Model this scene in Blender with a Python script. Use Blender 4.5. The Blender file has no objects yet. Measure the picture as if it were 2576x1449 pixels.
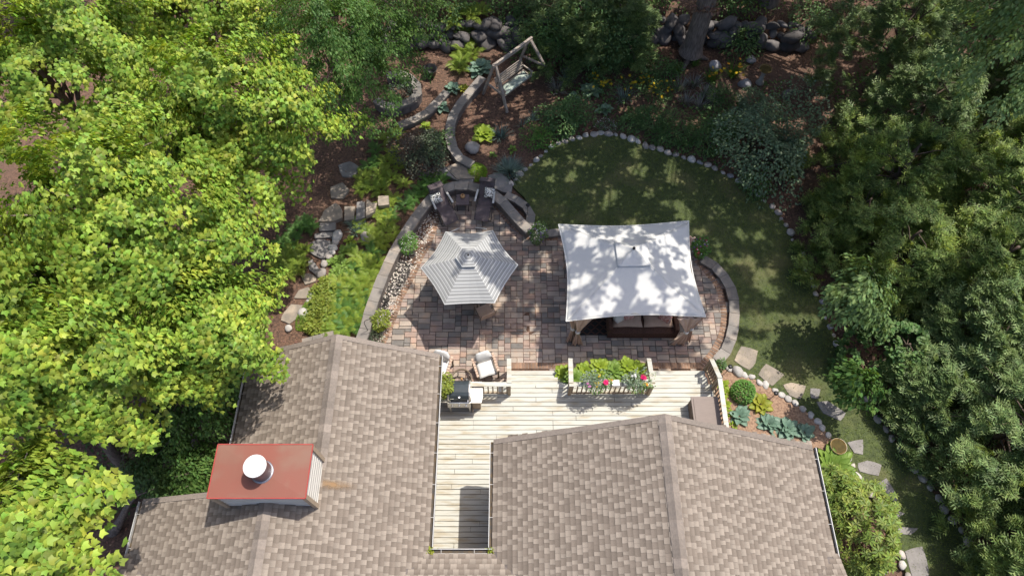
import bpy, math, random
import numpy as np
from mathutils import Vector, Matrix, Euler
random.seed(7)
rng = np.random.default_rng(11)
S = bpy.context.scene
COL = S.collection
rad = math.radians

# ------------------------------------------------------------------ camera
CAM_H, PITCH, FOC = 20.5, rad(61.4), 1717.0
cd = bpy.data.cameras.new('camera')
cd.sensor_width = 36.0
cd.lens = 24.0
cd.clip_start = 0.1
cd.clip_end = 2000
cam = bpy.data.objects.new('camera', cd)
COL.objects.link(cam)
cam.location = (0, 0, CAM_H)
cam.rotation_euler = (math.pi / 2 - PITCH, 0, 0)
S.camera = cam

# ------------------------------------------------------------------ light
SUN_D = Vector((0.37, 0.27, 1.0)).normalized()          # towards the sun
elev = math.asin(SUN_D.z)
w = bpy.data.worlds.new('World')
S.world = w
w.use_nodes = True
nt = w.node_tree
sky = nt.nodes.new('ShaderNodeTexSky')
sky.sky_type = 'NISHITA'
sky.sun_disc = False
sky.sun_elevation = elev
sky.sun_rotation = math.atan2(SUN_D.x, SUN_D.y)
sky.air_density = 0.8
sky.dust_density = 2.5
sky.ozone_density = 0.4
bg = nt.nodes['Background']
bg.inputs['Strength'].default_value = 0.135
nt.links.new(sky.outputs[0], bg.inputs['Color'])
sl = bpy.data.lights.new('sun', 'SUN')
sl.energy = 2.9
sl.angle = rad(0.55)
sl.color = (1.0, 0.95, 0.86)
so = bpy.data.objects.new('sun', sl)
COL.objects.link(so)
so.rotation_euler = SUN_D.to_track_quat('Z', 'Y').to_euler()
so.location = (10, 10, 40)
S.view_settings.view_transform = 'Standard'
S.view_settings.look = 'None'
S.view_settings.exposure = 0.88
S.view_settings.gamma = 1.0
S.view_settings.use_curve_mapping = False
S.cycles.max_bounces = 6
S.cycles.transparent_max_bounces = 6
S.cycles.diffuse_bounces = 3
S.cycles.glossy_bounces = 2


def at(u, v, z=0.0):
    """the point at height z that a survey of the photograph gives for the mark (u, v)"""
    dx, dv = (u - 1288) / FOC, (v - 724.5) / FOC
    d = (dx, math.cos(PITCH) - dv * math.sin(PITCH), -math.sin(PITCH) - dv * math.cos(PITCH))
    t = (z - CAM_H) / d[2]
    return Vector((d[0] * t, d[1] * t, z))


def pix(p):
    """numpy: where points fall on the survey sheet (used to keep the high crowns above the frame)"""
    q = np.asarray(p, float) - np.array([0, 0, CAM_H])
    fw = np.array([0, math.cos(PITCH), -math.sin(PITCH)])
    dn = np.array([0, -math.sin(PITCH), -math.cos(PITCH)])
    wv = q @ fw
    return 1288 + FOC * q[..., 0] / wv, 724.5 + FOC * (q @ dn) / wv


# ------------------------------------------------------------------ materials
def mat(name, a, b=None, sc=6.0, rough=0.8, bump=0.0, bsc=30.0, isl=0.0, obr=0.0, hue=0.0, tr=0.0, spec=0.3,
        metal=0.0, stretch=(1, 1, 1), c=None, csc=1.0, lo=0.35, hi=0.65, det=4.0, trc=None, obj=False, tones=None):
    m = bpy.data.materials.new(name)
    m.use_nodes = True
    t = m.node_tree
    N, L = t.nodes, t.links
    bs = N['Principled BSDF']
    bs.inputs['Roughness'].default_value = rough
    bs.inputs['Metallic'].default_value = metal
    bs.inputs['Specular IOR Level'].default_value = spec
    if obj:
        src = N.new('ShaderNodeTexCoord').outputs['Object']
    else:
        src = N.new('ShaderNodeNewGeometry').outputs['Position']
    mp = N.new('ShaderNodeMapping')
    mp.inputs['Scale'].default_value = stretch
    L.new(src, mp.inputs['Vector'])

    def noise(s, d=det):
        n = N.new('ShaderNodeTexNoise')
        n.inputs['Scale'].default_value = s
        n.inputs['Detail'].default_value = d
        L.new(mp.outputs[0], n.inputs['Vector'])
        return n.outputs['Fac']

    def ramp(x, l, h):
        r = N.new('ShaderNodeMapRange')
        r.inputs['From Min'].default_value = l
        r.inputs['From Max'].default_value = h
        L.new(x, r.inputs['Value'])
        return r.outputs[0]

    def mix(f, x, y, bt='MIX'):
        q = N.new('ShaderNodeMix')
        q.data_type = 'RGBA'
        q.blend_type = bt
        if hasattr(f, 'default_value'):
            L.new(f, q.inputs[0])
        else:
            q.inputs[0].default_value = f
        for k, val in ((6, x), (7, y)):
            if isinstance(val, (tuple, list)):
                q.inputs[k].default_value = (*val[:3], 1)
            else:
                L.new(val, q.inputs[k])
        return q.outputs[2]

    if b is None:
        b = tuple(x * 0.8 for x in a)
    col = mix(ramp(noise(sc), lo, hi), a, b)
    if c is not None:
        col = mix(ramp(noise(csc, 3.0), 0.5, 0.68), col, c)
    rnd = None
    if isl or hue:
        rnd = N.new('ShaderNodeNewGeometry').outputs['Random Per Island']
    if obr:
        rnd = N.new('ShaderNodeObjectInfo').outputs['Random']
    if rnd is not None:
        hs = N.new('ShaderNodeHueSaturation')
        amp = isl or obr
        r = N.new('ShaderNodeMapRange')
        r.inputs['To Min'].default_value = 1 - amp
        r.inputs['To Max'].default_value = 1 + amp
        L.new(rnd, r.inputs['Value'])
        L.new(r.outputs[0], hs.inputs['Value'])
        if hue:
            wn = N.new('ShaderNodeTexWhiteNoise')
            wn.noise_dimensions = '1D'
            L.new(rnd, wn.inputs['W'])
            r2 = N.new('ShaderNodeMapRange')
            r2.inputs['To Min'].default_value = 0.5 - hue
            r2.inputs['To Max'].default_value = 0.5 + hue
            L.new(wn.outputs['Value'], r2.inputs['Value'])
            L.new(r2.outputs[0], hs.inputs['Hue'])
        L.new(col, hs.inputs['Color'])
        col = hs.outputs[0]
    if tones:
        cr = N.new('ShaderNodeValToRGB')
        cr.color_ramp.interpolation = 'CONSTANT'
        el = cr.color_ramp.elements
        for q_, (p_, c_) in enumerate(tones):
            e_ = el[q_] if q_ < 2 else el.new(p_)
            e_.position, e_.color = p_, (*c_, 1)
        wn2 = N.new('ShaderNodeTexWhiteNoise')
        wn2.noise_dimensions = '1D'
        L.new(rnd, wn2.inputs['W'])
        L.new(wn2.outputs['Value'], cr.inputs[0])
        col = mix(1.0, col, cr.outputs[0], 'MULTIPLY')
    L.new(col, bs.inputs['Base Color'])
    if bump:
        bn = N.new('ShaderNodeBump')
        bn.inputs['Strength'].default_value = bump
        bn.inputs['Distance'].default_value = 0.02
        L.new(noise(bsc), bn.inputs['Height'])
        L.new(bn.outputs[0], bs.inputs['Normal'])
    if tr:
        tl = N.new('ShaderNodeBsdfTranslucent')
        tc = mix(1.0, col, trc or (1.25, 1.15, 0.5), 'MULTIPLY')
        L.new(tc, tl.inputs['Color'])
        ms = N.new('ShaderNodeMixShader')
        ms.inputs[0].default_value = tr
        L.new(bs.outputs[0], ms.inputs[1])
        L.new(tl.outputs[0], ms.inputs[2])
        L.new(ms.outputs[0], N['Material Output'].inputs['Surface'])
    return m


M = {}
M['mulch'] = mat('bark_mulch', (0.185, 0.105, 0.07), (0.068, 0.042, 0.03), sc=14, bump=0.9, bsc=45, c=(0.13, 0.078, 0.055), csc=0.6, det=8)
M['chips'] = mat('pale_wood_chips', (0.36, 0.235, 0.155), (0.20, 0.12, 0.08), sc=16, bump=0.9, bsc=45, det=8)
M['lawn'] = mat('lawn_soil_and_thatch', (0.085, 0.108, 0.034), (0.048, 0.064, 0.024), sc=9, bump=0.6, bsc=60, c=(0.12, 0.12, 0.05), csc=0.8, det=8)
M['blade'] = mat('grass_blade', (0.215, 0.275, 0.06), (0.14, 0.19, 0.045), sc=1.4, isl=0.4, hue=0.03, tr=0.4, c=(0.25, 0.31, 0.07), csc=0.7)
M['sand'] = mat('joint_sand', (0.045, 0.04, 0.036))
PT = dict(tones=[(0.0, (1.05, .98, .92)), (0.3, (1.0, .84, .79)), (0.52, (.56, .57, .58)), (0.74, (1.18, 1.06, .95)), (0.9, (.80, .70, .68))], sc=3.2, bump=0.35, bsc=70, c=(0.39, 0.31, 0.25), csc=2.6, rough=0.85)
M['paver'] = mat('blended_paver', (0.365, 0.325, 0.285), (0.28, 0.255, 0.235), obr=0.14, **PT)
M['paver_many'] = mat('blended_paver_many', (0.365, 0.325, 0.285), (0.28, 0.255, 0.235), isl=0.14, **PT)
M['brick'] = mat('border_brick', (0.27, 0.165, 0.105), (0.19, 0.12, 0.085), sc=4, obr=0.3, bump=0.4, bsc=60)
M['cap'] = mat('grey_coping_stone', (0.25, 0.225, 0.20), (0.19, 0.175, 0.16), sc=3.5, obr=0.18, bump=0.4, bsc=40, c=(0.33, 0.275, 0.225), csc=1.8)
M['block'] = mat('wall_block', (0.22, 0.19, 0.17), (0.15, 0.13, 0.12), sc=5, bump=0.5)
M['timber'] = mat('weathered_edging', (0.30, 0.25, 0.20), (0.20, 0.165, 0.135), sc=5, bump=0.4, obr=0.2)
M['deck'] = mat('cream_deck_paint', (0.48, 0.475, 0.425), (0.435, 0.42, 0.36), sc=2.2, stretch=(0.9, 5, 5), lo=0.42, hi=0.8, obr=0.05, bump=0.15, bsc=20, c=(0.38, 0.335, 0.25), csc=1.7, rough=0.6)
M['rail'] = mat('tan_rail_paint', (0.36, 0.28, 0.20), (0.31, 0.24, 0.17), sc=4, rough=0.6)
M['dark'] = mat('dark_underside', (0.04, 0.035, 0.03))
M['siding'] = mat('brown_siding', (0.20, 0.14, 0.11), (0.16, 0.115, 0.09), sc=3)
M['gutter'] = mat('white_gutter_metal', (0.50, 0.49, 0.47), (0.44, 0.43, 0.41), sc=3, rough=0.45)
M['gutin'] = mat('gutter_trough', (0.06, 0.055, 0.05), (0.10, 0.07, 0.04), sc=9)
M['felt'] = mat('roof_felt', (0.16, 0.135, 0.12))
M['ridge'] = mat('ridge_shingle', (0.24, 0.20, 0.168), (0.20, 0.167, 0.14), sc=18, obr=0.22, bump=0.5, bsc=150)
M['rust'] = mat('rusty_red_steel', (0.215, 0.072, 0.05), (0.195, 0.085, 0.06), sc=1.2, rough=0.6, lo=0.3, hi=0.75, c=(0.20, 0.115, 0.08), csc=1.0, bump=0.05)
M['rustedge'] = mat('red_cap_edge', (0.36, 0.06, 0.05))
M['white'] = mat('white_paint', (0.66, 0.65, 0.62), (0.60, 0.59, 0.57), sc=5, rough=0.5)
M['chimwall'] = mat('chimney_cladding', (0.52, 0.50, 0.46), (0.44, 0.41, 0.36), sc=3, stretch=(1, 1, 6), lo=0.45, hi=0.8)
M['steel'] = mat('grey_flue_steel', (0.35, 0.34, 0.36), (0.25, 0.24, 0.26), sc=4, rough=0.35, metal=0.8)
M['stain'] = mat('rust_stained_shingle', (0.26, 0.16, 0.08), (0.23, 0.165, 0.11), sc=5)
_t = M['stain'].node_tree
_uv = _t.nodes.new('ShaderNodeUVMap')
_sp = _t.nodes.new('ShaderNodeSeparateXYZ')
_ns = _t.nodes.new('ShaderNodeTexNoise')
_ns.inputs['Scale'].default_value = 9
_t.links.new(_t.nodes.new('ShaderNodeNewGeometry').outputs['Position'], _ns.inputs['Vector'])
_t.links.new(_uv.outputs[0], _sp.inputs[0])


def _math(op, a, b):
    q = _t.nodes.new('ShaderNodeMath')
    q.operation = op
    for i_, x_ in enumerate((a, b)):
        if isinstance(x_, (int, float)):
            q.inputs[i_].default_value = x_
        else:
            _t.links.new(x_, q.inputs[i_])
    return q.outputs[0]


_v = _math('ABSOLUTE', _math('SUBTRACT', _sp.outputs[1], 0.5), 0)
_f = _math('MULTIPLY', _math('SUBTRACT', 1.0, _math('MULTIPLY', _v, 2.0)), _math('SUBTRACT', 1.0, _sp.outputs[0]))
_f = _math('MINIMUM', _math('MAXIMUM', _math('MULTIPLY', _f, _math('MULTIPLY', _ns.outputs['Fac'], 2.4)), 0.0), 0.85)
_tr = _t.nodes.new('ShaderNodeBsdfTransparent')
_mx = _t.nodes.new('ShaderNodeMixShader')
_t.links.new(_f, _mx.inputs[0])
_t.links.new(_tr.outputs[0], _mx.inputs[1])
_t.links.new(_t.nodes['Principled BSDF'].outputs[0], _mx.inputs[2])
_t.links.new(_mx.outputs[0], _t.nodes['Material Output'].inputs['Surface'])
M['canvas'] = mat('pale_canvas', (0.66, 0.65, 0.62), (0.63, 0.62, 0.59), sc=40, rough=0.9, spec=0.1, tr=0.12, trc=(1, 0.97, 0.9))
M['curtain'] = mat('tan_curtain_cloth', (0.72, 0.54, 0.43), (0.66, 0.48, 0.38), sc=6, rough=0.95, tr=0.2, trc=(1, .9, .8), spec=0.1)
M['bronze'] = mat('bronze_metal', (0.17, 0.13, 0.09), (0.13, 0.10, 0.07), sc=5, rough=0.5)
M['wicker'] = mat('brown_wicker', (0.13, 0.065, 0.045), (0.06, 0.032, 0.024), sc=9, stretch=(4, 4, 9), bump=0.8, bsc=25)
M['cushion'] = mat('tan_cushion', (0.52, 0.38, 0.29), (0.46, 0.33, 0.25), sc=6, rough=0.95)
M['pinkpil'] = mat('rose_patterned_cloth', (0.46, 0.17, 0.15), (0.68, 0.50, 0.42), sc=26, lo=0.48, hi=0.52)
M['leafpil'] = mat('leaf_print_cloth', (0.78, 0.76, 0.70), (0.07, 0.07, 0.065), sc=22, lo=0.50, hi=0.54, det=1)
M['whitepil'] = mat('cream_cloth', (0.76, 0.74, 0.68))
M['sling'] = mat('plum_brown_sling', (0.135, 0.105, 0.11), (0.10, 0.08, 0.085), sc=8, rough=0.75)
M['armpad'] = mat('pale_grey_plastic', (0.60, 0.59, 0.56), rough=0.5)
M['frame'] = mat('dark_tube_metal', (0.07, 0.06, 0.06), rough=0.4)
M['lampwood'] = mat('pale_wood_vase', (0.55, 0.33, 0.16), (0.40, 0.22, 0.10), sc=9)
M['gray_wood'] = mat('weathered_grey_wood', (0.44, 0.37, 0.31), (0.28, 0.23, 0.195), sc=5, stretch=(3, 3, 3), bump=0.5, c=(0.46, 0.39, 0.33), csc=2)
M['mint'] = mat('pale_leafy_cushion', (0.40, 0.44, 0.38), (0.24, 0.31, 0.26), sc=14, lo=0.5, hi=0.55)
M['blackpl'] = mat('black_plastic', (0.02, 0.02, 0.022), rough=0.4)
M['lid'] = mat('black_enamel', (0.045, 0.055, 0.06), rough=0.25, spec=0.5)
M['stainless'] = mat('stainless_steel', (0.66, 0.63, 0.58), (0.60, 0.57, 0.52), sc=5, rough=0.38, metal=0.75)
M['tank'] = mat('tan_cover_panel', (0.42, 0.33, 0.25))
M['chrome'] = mat('bright_chrome', (0.8, 0.79, 0.77), rough=0.2, metal=1.0)
M['boxlid'] = mat('grey_brown_resin', (0.25, 0.205, 0.18), (0.22, 0.18, 0.16), sc=6, stretch=(1, 14, 1))
M['boxside'] = mat('brown_resin', (0.20, 0.15, 0.12), (0.16, 0.12, 0.10), sc=6)
M['terra'] = mat('terracotta', (0.42, 0.16, 0.08))
M['cer_blue'] = mat('blue_white_glaze', (0.66, 0.68, 0.74), (0.16, 0.20, 0.36), sc=18, lo=0.5, hi=0.53, rough=0.25)
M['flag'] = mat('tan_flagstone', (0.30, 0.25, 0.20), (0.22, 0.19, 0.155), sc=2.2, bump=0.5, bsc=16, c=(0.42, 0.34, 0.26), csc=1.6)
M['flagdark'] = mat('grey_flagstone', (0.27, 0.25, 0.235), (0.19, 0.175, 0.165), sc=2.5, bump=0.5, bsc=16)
M['stone'] = mat('pale_fieldstone', (0.42, 0.375, 0.34), (0.28, 0.25, 0.225), sc=5, obr=0.28, bump=0.5, bsc=25)
M['stonew'] = mat('white_fieldstone', (0.52, 0.49, 0.455), (0.38, 0.355, 0.33), sc=5, obr=0.14, bump=0.5, bsc=25)
M['boulder'] = mat('dark_boulder', (0.15, 0.135, 0.13), (0.08, 0.072, 0.07), sc=3, obr=0.35, bump=0.7, bsc=12)
M['greyrock'] = mat('blue_grey_rock', (0.34, 0.33, 0.35), (0.24, 0.23, 0.24), sc=4, bump=0.6, bsc=14)
M['pebble'] = mat('mixed_pebble', (0.62, 0.57, 0.51), (0.48, 0.42, 0.36), sc=8, isl=0.45, hue=0.03)
M['bark'] = mat('grey_brown_bark', (0.26, 0.20, 0.165), (0.13, 0.10, 0.085), sc=5, stretch=(4, 4, 0.7), bump=1.0, bsc=14)
M['twig'] = mat('brown_twig', (0.13, 0.09, 0.07), (0.08, 0.06, 0.045), sc=8)
M['concrete'] = mat('cast_concrete', (0.42, 0.39, 0.35), (0.33, 0.30, 0.27), sc=6, bump=0.3)
M['amber'] = mat('amber_glazed_bowl', (0.23, 0.15, 0.05), (0.12, 0.08, 0.03), sc=7, rough=0.3)
M['iron'] = mat('black_iron', (0.025, 0.025, 0.025), rough=0.5)


def leafm(name, a, b, isl=0.35, hue=0.02, tr=0.4, sc=0.9, rough=0.5, c=None, trc=None, csc=1.2, spec=0.3):
    M[name] = mat(name, a, b, sc=sc, isl=isl, hue=hue, tr=tr, rough=rough, c=c, csc=csc, trc=trc, spec=spec)


leafm('maple_leaf', (0.275, 0.385, 0.055), (0.19, 0.295, 0.045), c=(0.35, 0.42, 0.06), tr=0.36, isl=0.45, hue=0.03)
leafm('oak_leaf', (0.09, 0.15, 0.04), (0.06, 0.11, 0.03), tr=0.12)
leafm('linden_leaf', (0.135, 0.235, 0.06), (0.09, 0.175, 0.045))
leafm('deep_leaf', (0.14, 0.24, 0.075), (0.10, 0.185, 0.06))
leafm('yew_spray', (0.235, 0.32, 0.10), (0.165, 0.24, 0.08), tr=0.5, c=(0.34, 0.42, 0.10), isl=0.55)
leafm('hemlock_spray', (0.215, 0.295, 0.11), (0.15, 0.22, 0.088), tr=0.4, isl=0.55)
leafm('pale_oak_leaf', (0.22, 0.31, 0.11), (0.15, 0.235, 0.08), tr=0.3)
leafm('laurel_leaf', (0.145, 0.205, 0.10), (0.10, 0.155, 0.085), tr=0.18)
leafm('shade_leaf', (0.13, 0.22, 0.07), (0.09, 0.165, 0.055), tr=0.3)
leafm('barberry_leaf', (0.13, 0.10, 0.09), (0.085, 0.13, 0.065), tr=0.25, isl=0.5)
leafm('fern_bright', (0.31, 0.39, 0.065), (0.22, 0.32, 0.05), isl=0.12, sc=1.0)
leafm('fern_mid', (0.14, 0.27, 0.06), (0.10, 0.21, 0.05), isl=0.12)
leafm('gold_leaf', (0.30, 0.35, 0.06), (0.23, 0.29, 0.05), isl=0.3)
leafm('hosta_chartreuse', (0.27, 0.38, 0.04), (0.20, 0.32, 0.035), isl=0.15, tr=0.3, sc=3)
leafm('hosta_gold', (0.36, 0.36, 0.05), (0.22, 0.28, 0.035), isl=0.15, tr=0.3, sc=4)
leafm('hosta_blue', (0.17, 0.26, 0.20), (0.13, 0.215, 0.16), isl=0.18, tr=0.15, sc=3)
leafm('hosta_pale', (0.22, 0.31, 0.20), (0.14, 0.23, 0.13), isl=0.2, tr=0.2, sc=6)
leafm('hosta_green', (0.19, 0.31, 0.06), (0.135, 0.25, 0.045), isl=0.2, tr=0.3, sc=3)
leafm('strap_blue', (0.20, 0.27, 0.23), (0.14, 0.20, 0.17), tr=0.2)
leafm('strap_grey', (0.30, 0.29, 0.28), (0.20, 0.21, 0.19), tr=0.2)
leafm('strap_green', (0.13, 0.23, 0.04), (0.08, 0.16, 0.03), tr=0.3)
leafm('moss', (0.20, 0.32, 0.02), (0.14, 0.25, 0.018), tr=0.2, isl=0.25)
leafm('rhodo_leaf', (0.205, 0.26, 0.045), (0.14, 0.20, 0.04), tr=0.25, isl=0.4, hue=0.025)
leafm('box_leaf', (0.14, 0.28, 0.05), (0.10, 0.22, 0.04), tr=0.25, isl=0.3)
leafm('silver_leaf', (0.24, 0.30, 0.20), (0.16, 0.23, 0.14), tr=0.2)
leafm('brown_litter', (0.33, 0.19, 0.125), (0.19, 0.105, 0.07), tr=0.1, isl=0.4)
for nm, c1 in (('petal_yellow', (0.75, 0.50, 0.02)), ('petal_orange', (0.75, 0.33, 0.02)), ('petal_pink', (0.72, 0.02, 0.16)),
               ('petal_lilac', (0.62, 0.24, 0.48)), ('petal_white', (0.8, 0.8, 0.76)), ('petal_purple', (0.20, 0.10, 0.30))):
    M[nm] = mat(nm, c1, tuple(x * 0.85 for x in c1), sc=30, tr=0.2, trc=(1, 1, 1), rough=0.7)


def shingle_mat(name, rand):
    """laminated shingle: raised tabs (uv x below 1) pale, low tabs darker; granule blend darker up the slope; speckle"""
    m = bpy.data.materials.new(name)
    m.use_nodes = True
    t = m.node_tree
    N, L = t.nodes, t.links
    bs = N['Principled BSDF']
    bs.inputs['Roughness'].default_value = 0.95
    bs.inputs['Specular IOR Level'].default_value = 0.15
    uv = N.new('ShaderNodeUVMap')
    sp = N.new('ShaderNodeSeparateXYZ')
    L.new(uv.outputs[0], sp.inputs[0])
    g = N.new('ShaderNodeMath')
    g.operation = 'GREATER_THAN'
    g.inputs[1].default_value = 1.5
    L.new(sp.outputs[0], g.inputs[0])
    mx = N.new('ShaderNodeMix')
    mx.data_type = 'RGBA'
    mx.inputs[6].default_value = (0.250, 0.210, 0.172, 1)
    mx.inputs[7].default_value = (0.182, 0.149, 0.121, 1)
    L.new(g.outputs[0], mx.inputs[0])
    gr = N.new('ShaderNodeMapRange')
    gr.inputs['From Min'].default_value = 0.25
    gr.inputs['From Max'].default_value = 1.0
    gr.inputs['To Min'].default_value = 1.05
    gr.inputs['To Max'].default_value = 0.70
    L.new(sp.outputs[1], gr.inputs['Value'])
    rd = N.new('ShaderNodeObjectInfo').outputs['Random'] if rand == 'o' else N.new('ShaderNodeNewGeometry').outputs['Random Per Island']
    rr = N.new('ShaderNodeMapRange')
    rr.inputs['To Min'].default_value = 0.90
    rr.inputs['To Max'].default_value = 1.10
    L.new(rd, rr.inputs['Value'])
    mu = N.new('ShaderNodeMath')
    mu.operation = 'MULTIPLY'
    L.new(gr.outputs[0], mu.inputs[0])
    L.new(rr.outputs[0], mu.inputs[1])
    ns = N.new('ShaderNodeTexNoise')
    ns.inputs['Scale'].default_value = 60
    ns.inputs['Detail'].default_value = 3
    L.new(N.new('ShaderNodeNewGeometry').outputs['Position'], ns.inputs['Vector'])
    n2 = N.new('ShaderNodeMapRange')
    n2.inputs['To Min'].default_value = 0.72
    n2.inputs['To Max'].default_value = 1.28
    L.new(ns.outputs['Fac'], n2.inputs['Value'])
    m2 = N.new('ShaderNodeMath')
    m2.operation = 'MULTIPLY'
    L.new(mu.outputs[0], m2.inputs[0])
    L.new(n2.outputs[0], m2.inputs[1])
    hs = N.new('ShaderNodeHueSaturation')
    L.new(mx.outputs[2], hs.inputs['Color'])
    L.new(m2.outputs[0], hs.inputs['Value'])
    L.new(hs.outputs[0], bs.inputs['Base Color'])
    return m


M['shingle'] = shingle_mat('roof_shingle', 'o')
M['shingle_many'] = shingle_mat('roof_shingle_many', 'i')


def umbrella_mat():
    m = bpy.data.materials.new('striped_umbrella_cloth')
    m.use_nodes = True
    t = m.node_tree
    N, L = t.nodes, t.links
    bs = N['Principled BSDF']
    bs.inputs['Roughness'].default_value = 0.9
    bs.inputs['Specular IOR Level'].default_value = 0.1
    uv = N.new('ShaderNodeUVMap')
    sp = N.new('ShaderNodeSeparateXYZ')
    L.new(uv.outputs[0], sp.inputs[0])
    fr = N.new('ShaderNodeMath')
    fr.operation = 'MULTIPLY'
    fr.inputs[1].default_value = 7.0
    L.new(sp.outputs[1], fr.inputs[0])
    f2 = N.new('ShaderNodeMath')
    f2.operation = 'FRACT'
    L.new(fr.outputs[0], f2.inputs[0])
    cr = N.new('ShaderNodeValToRGB')
    cr.color_ramp.interpolation = 'CONSTANT'
    el = cr.color_ramp.elements
    seq = [(0.0, .36), (0.20, .30), (0.34, .66), (0.42, .33), (0.62, .28), (0.78, .40), (0.86, .64), (0.94, .34)]
    el[0].position, el[0].color = 0.0, (.36, .36, .355, 1)
    el[1].position, el[1].color = seq[1][0], (seq[1][1], seq[1][1], seq[1][1] * .97, 1)
    for p, c in seq[2:]:
        e = el.new(p)
        e.color = (c, c, c * 0.97, 1)
    L.new(f2.outputs[0], cr.inputs[0])
    L.new(cr.outputs[0], bs.inputs['Base Color'])
    tl = N.new('ShaderNodeBsdfTranslucent')
    L.new(cr.outputs[0], tl.inputs['Color'])
    ms = N.new('ShaderNodeMixShader')
    ms.inputs[0].default_value = 0.10
    L.new(bs.outputs[0], ms.inputs[1])
    L.new(tl.outputs[0], ms.inputs[2])
    L.new(ms.outputs[0], N['Material Output'].inputs['Surface'])
    return m


M['umbrella'] = umbrella_mat()

# ------------------------------------------------------------------ object helpers
WL = {}


def tag(o, label=None, cat=None, group=None, kind=None):
    if label:
        o['label'] = label
    if cat:
        o['category'] = cat
    if group:
        o['group'] = group
    if kind:
        o['kind'] = kind
    return o


def thing(name, label, cat, loc, group=None):
    o = bpy.data.objects.new(name, None)
    o.empty_display_size = 0.2
    COL.objects.link(o)
    o.location = loc
    WL[o.name] = Vector(loc)
    return tag(o, label, cat, group)


def link(name, me, parent=None, loc=(0, 0, 0), rot=None, sc=None):
    o = bpy.data.objects.new(name, me)
    COL.objects.link(o)
    if parent is not None:
        o.parent = parent
    o.location = loc
    if rot is not None:
        o.rotation_euler = rot
    if sc is not None:
        o.scale = sc if hasattr(sc, '__len__') else (sc, sc, sc)
    return o


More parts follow.
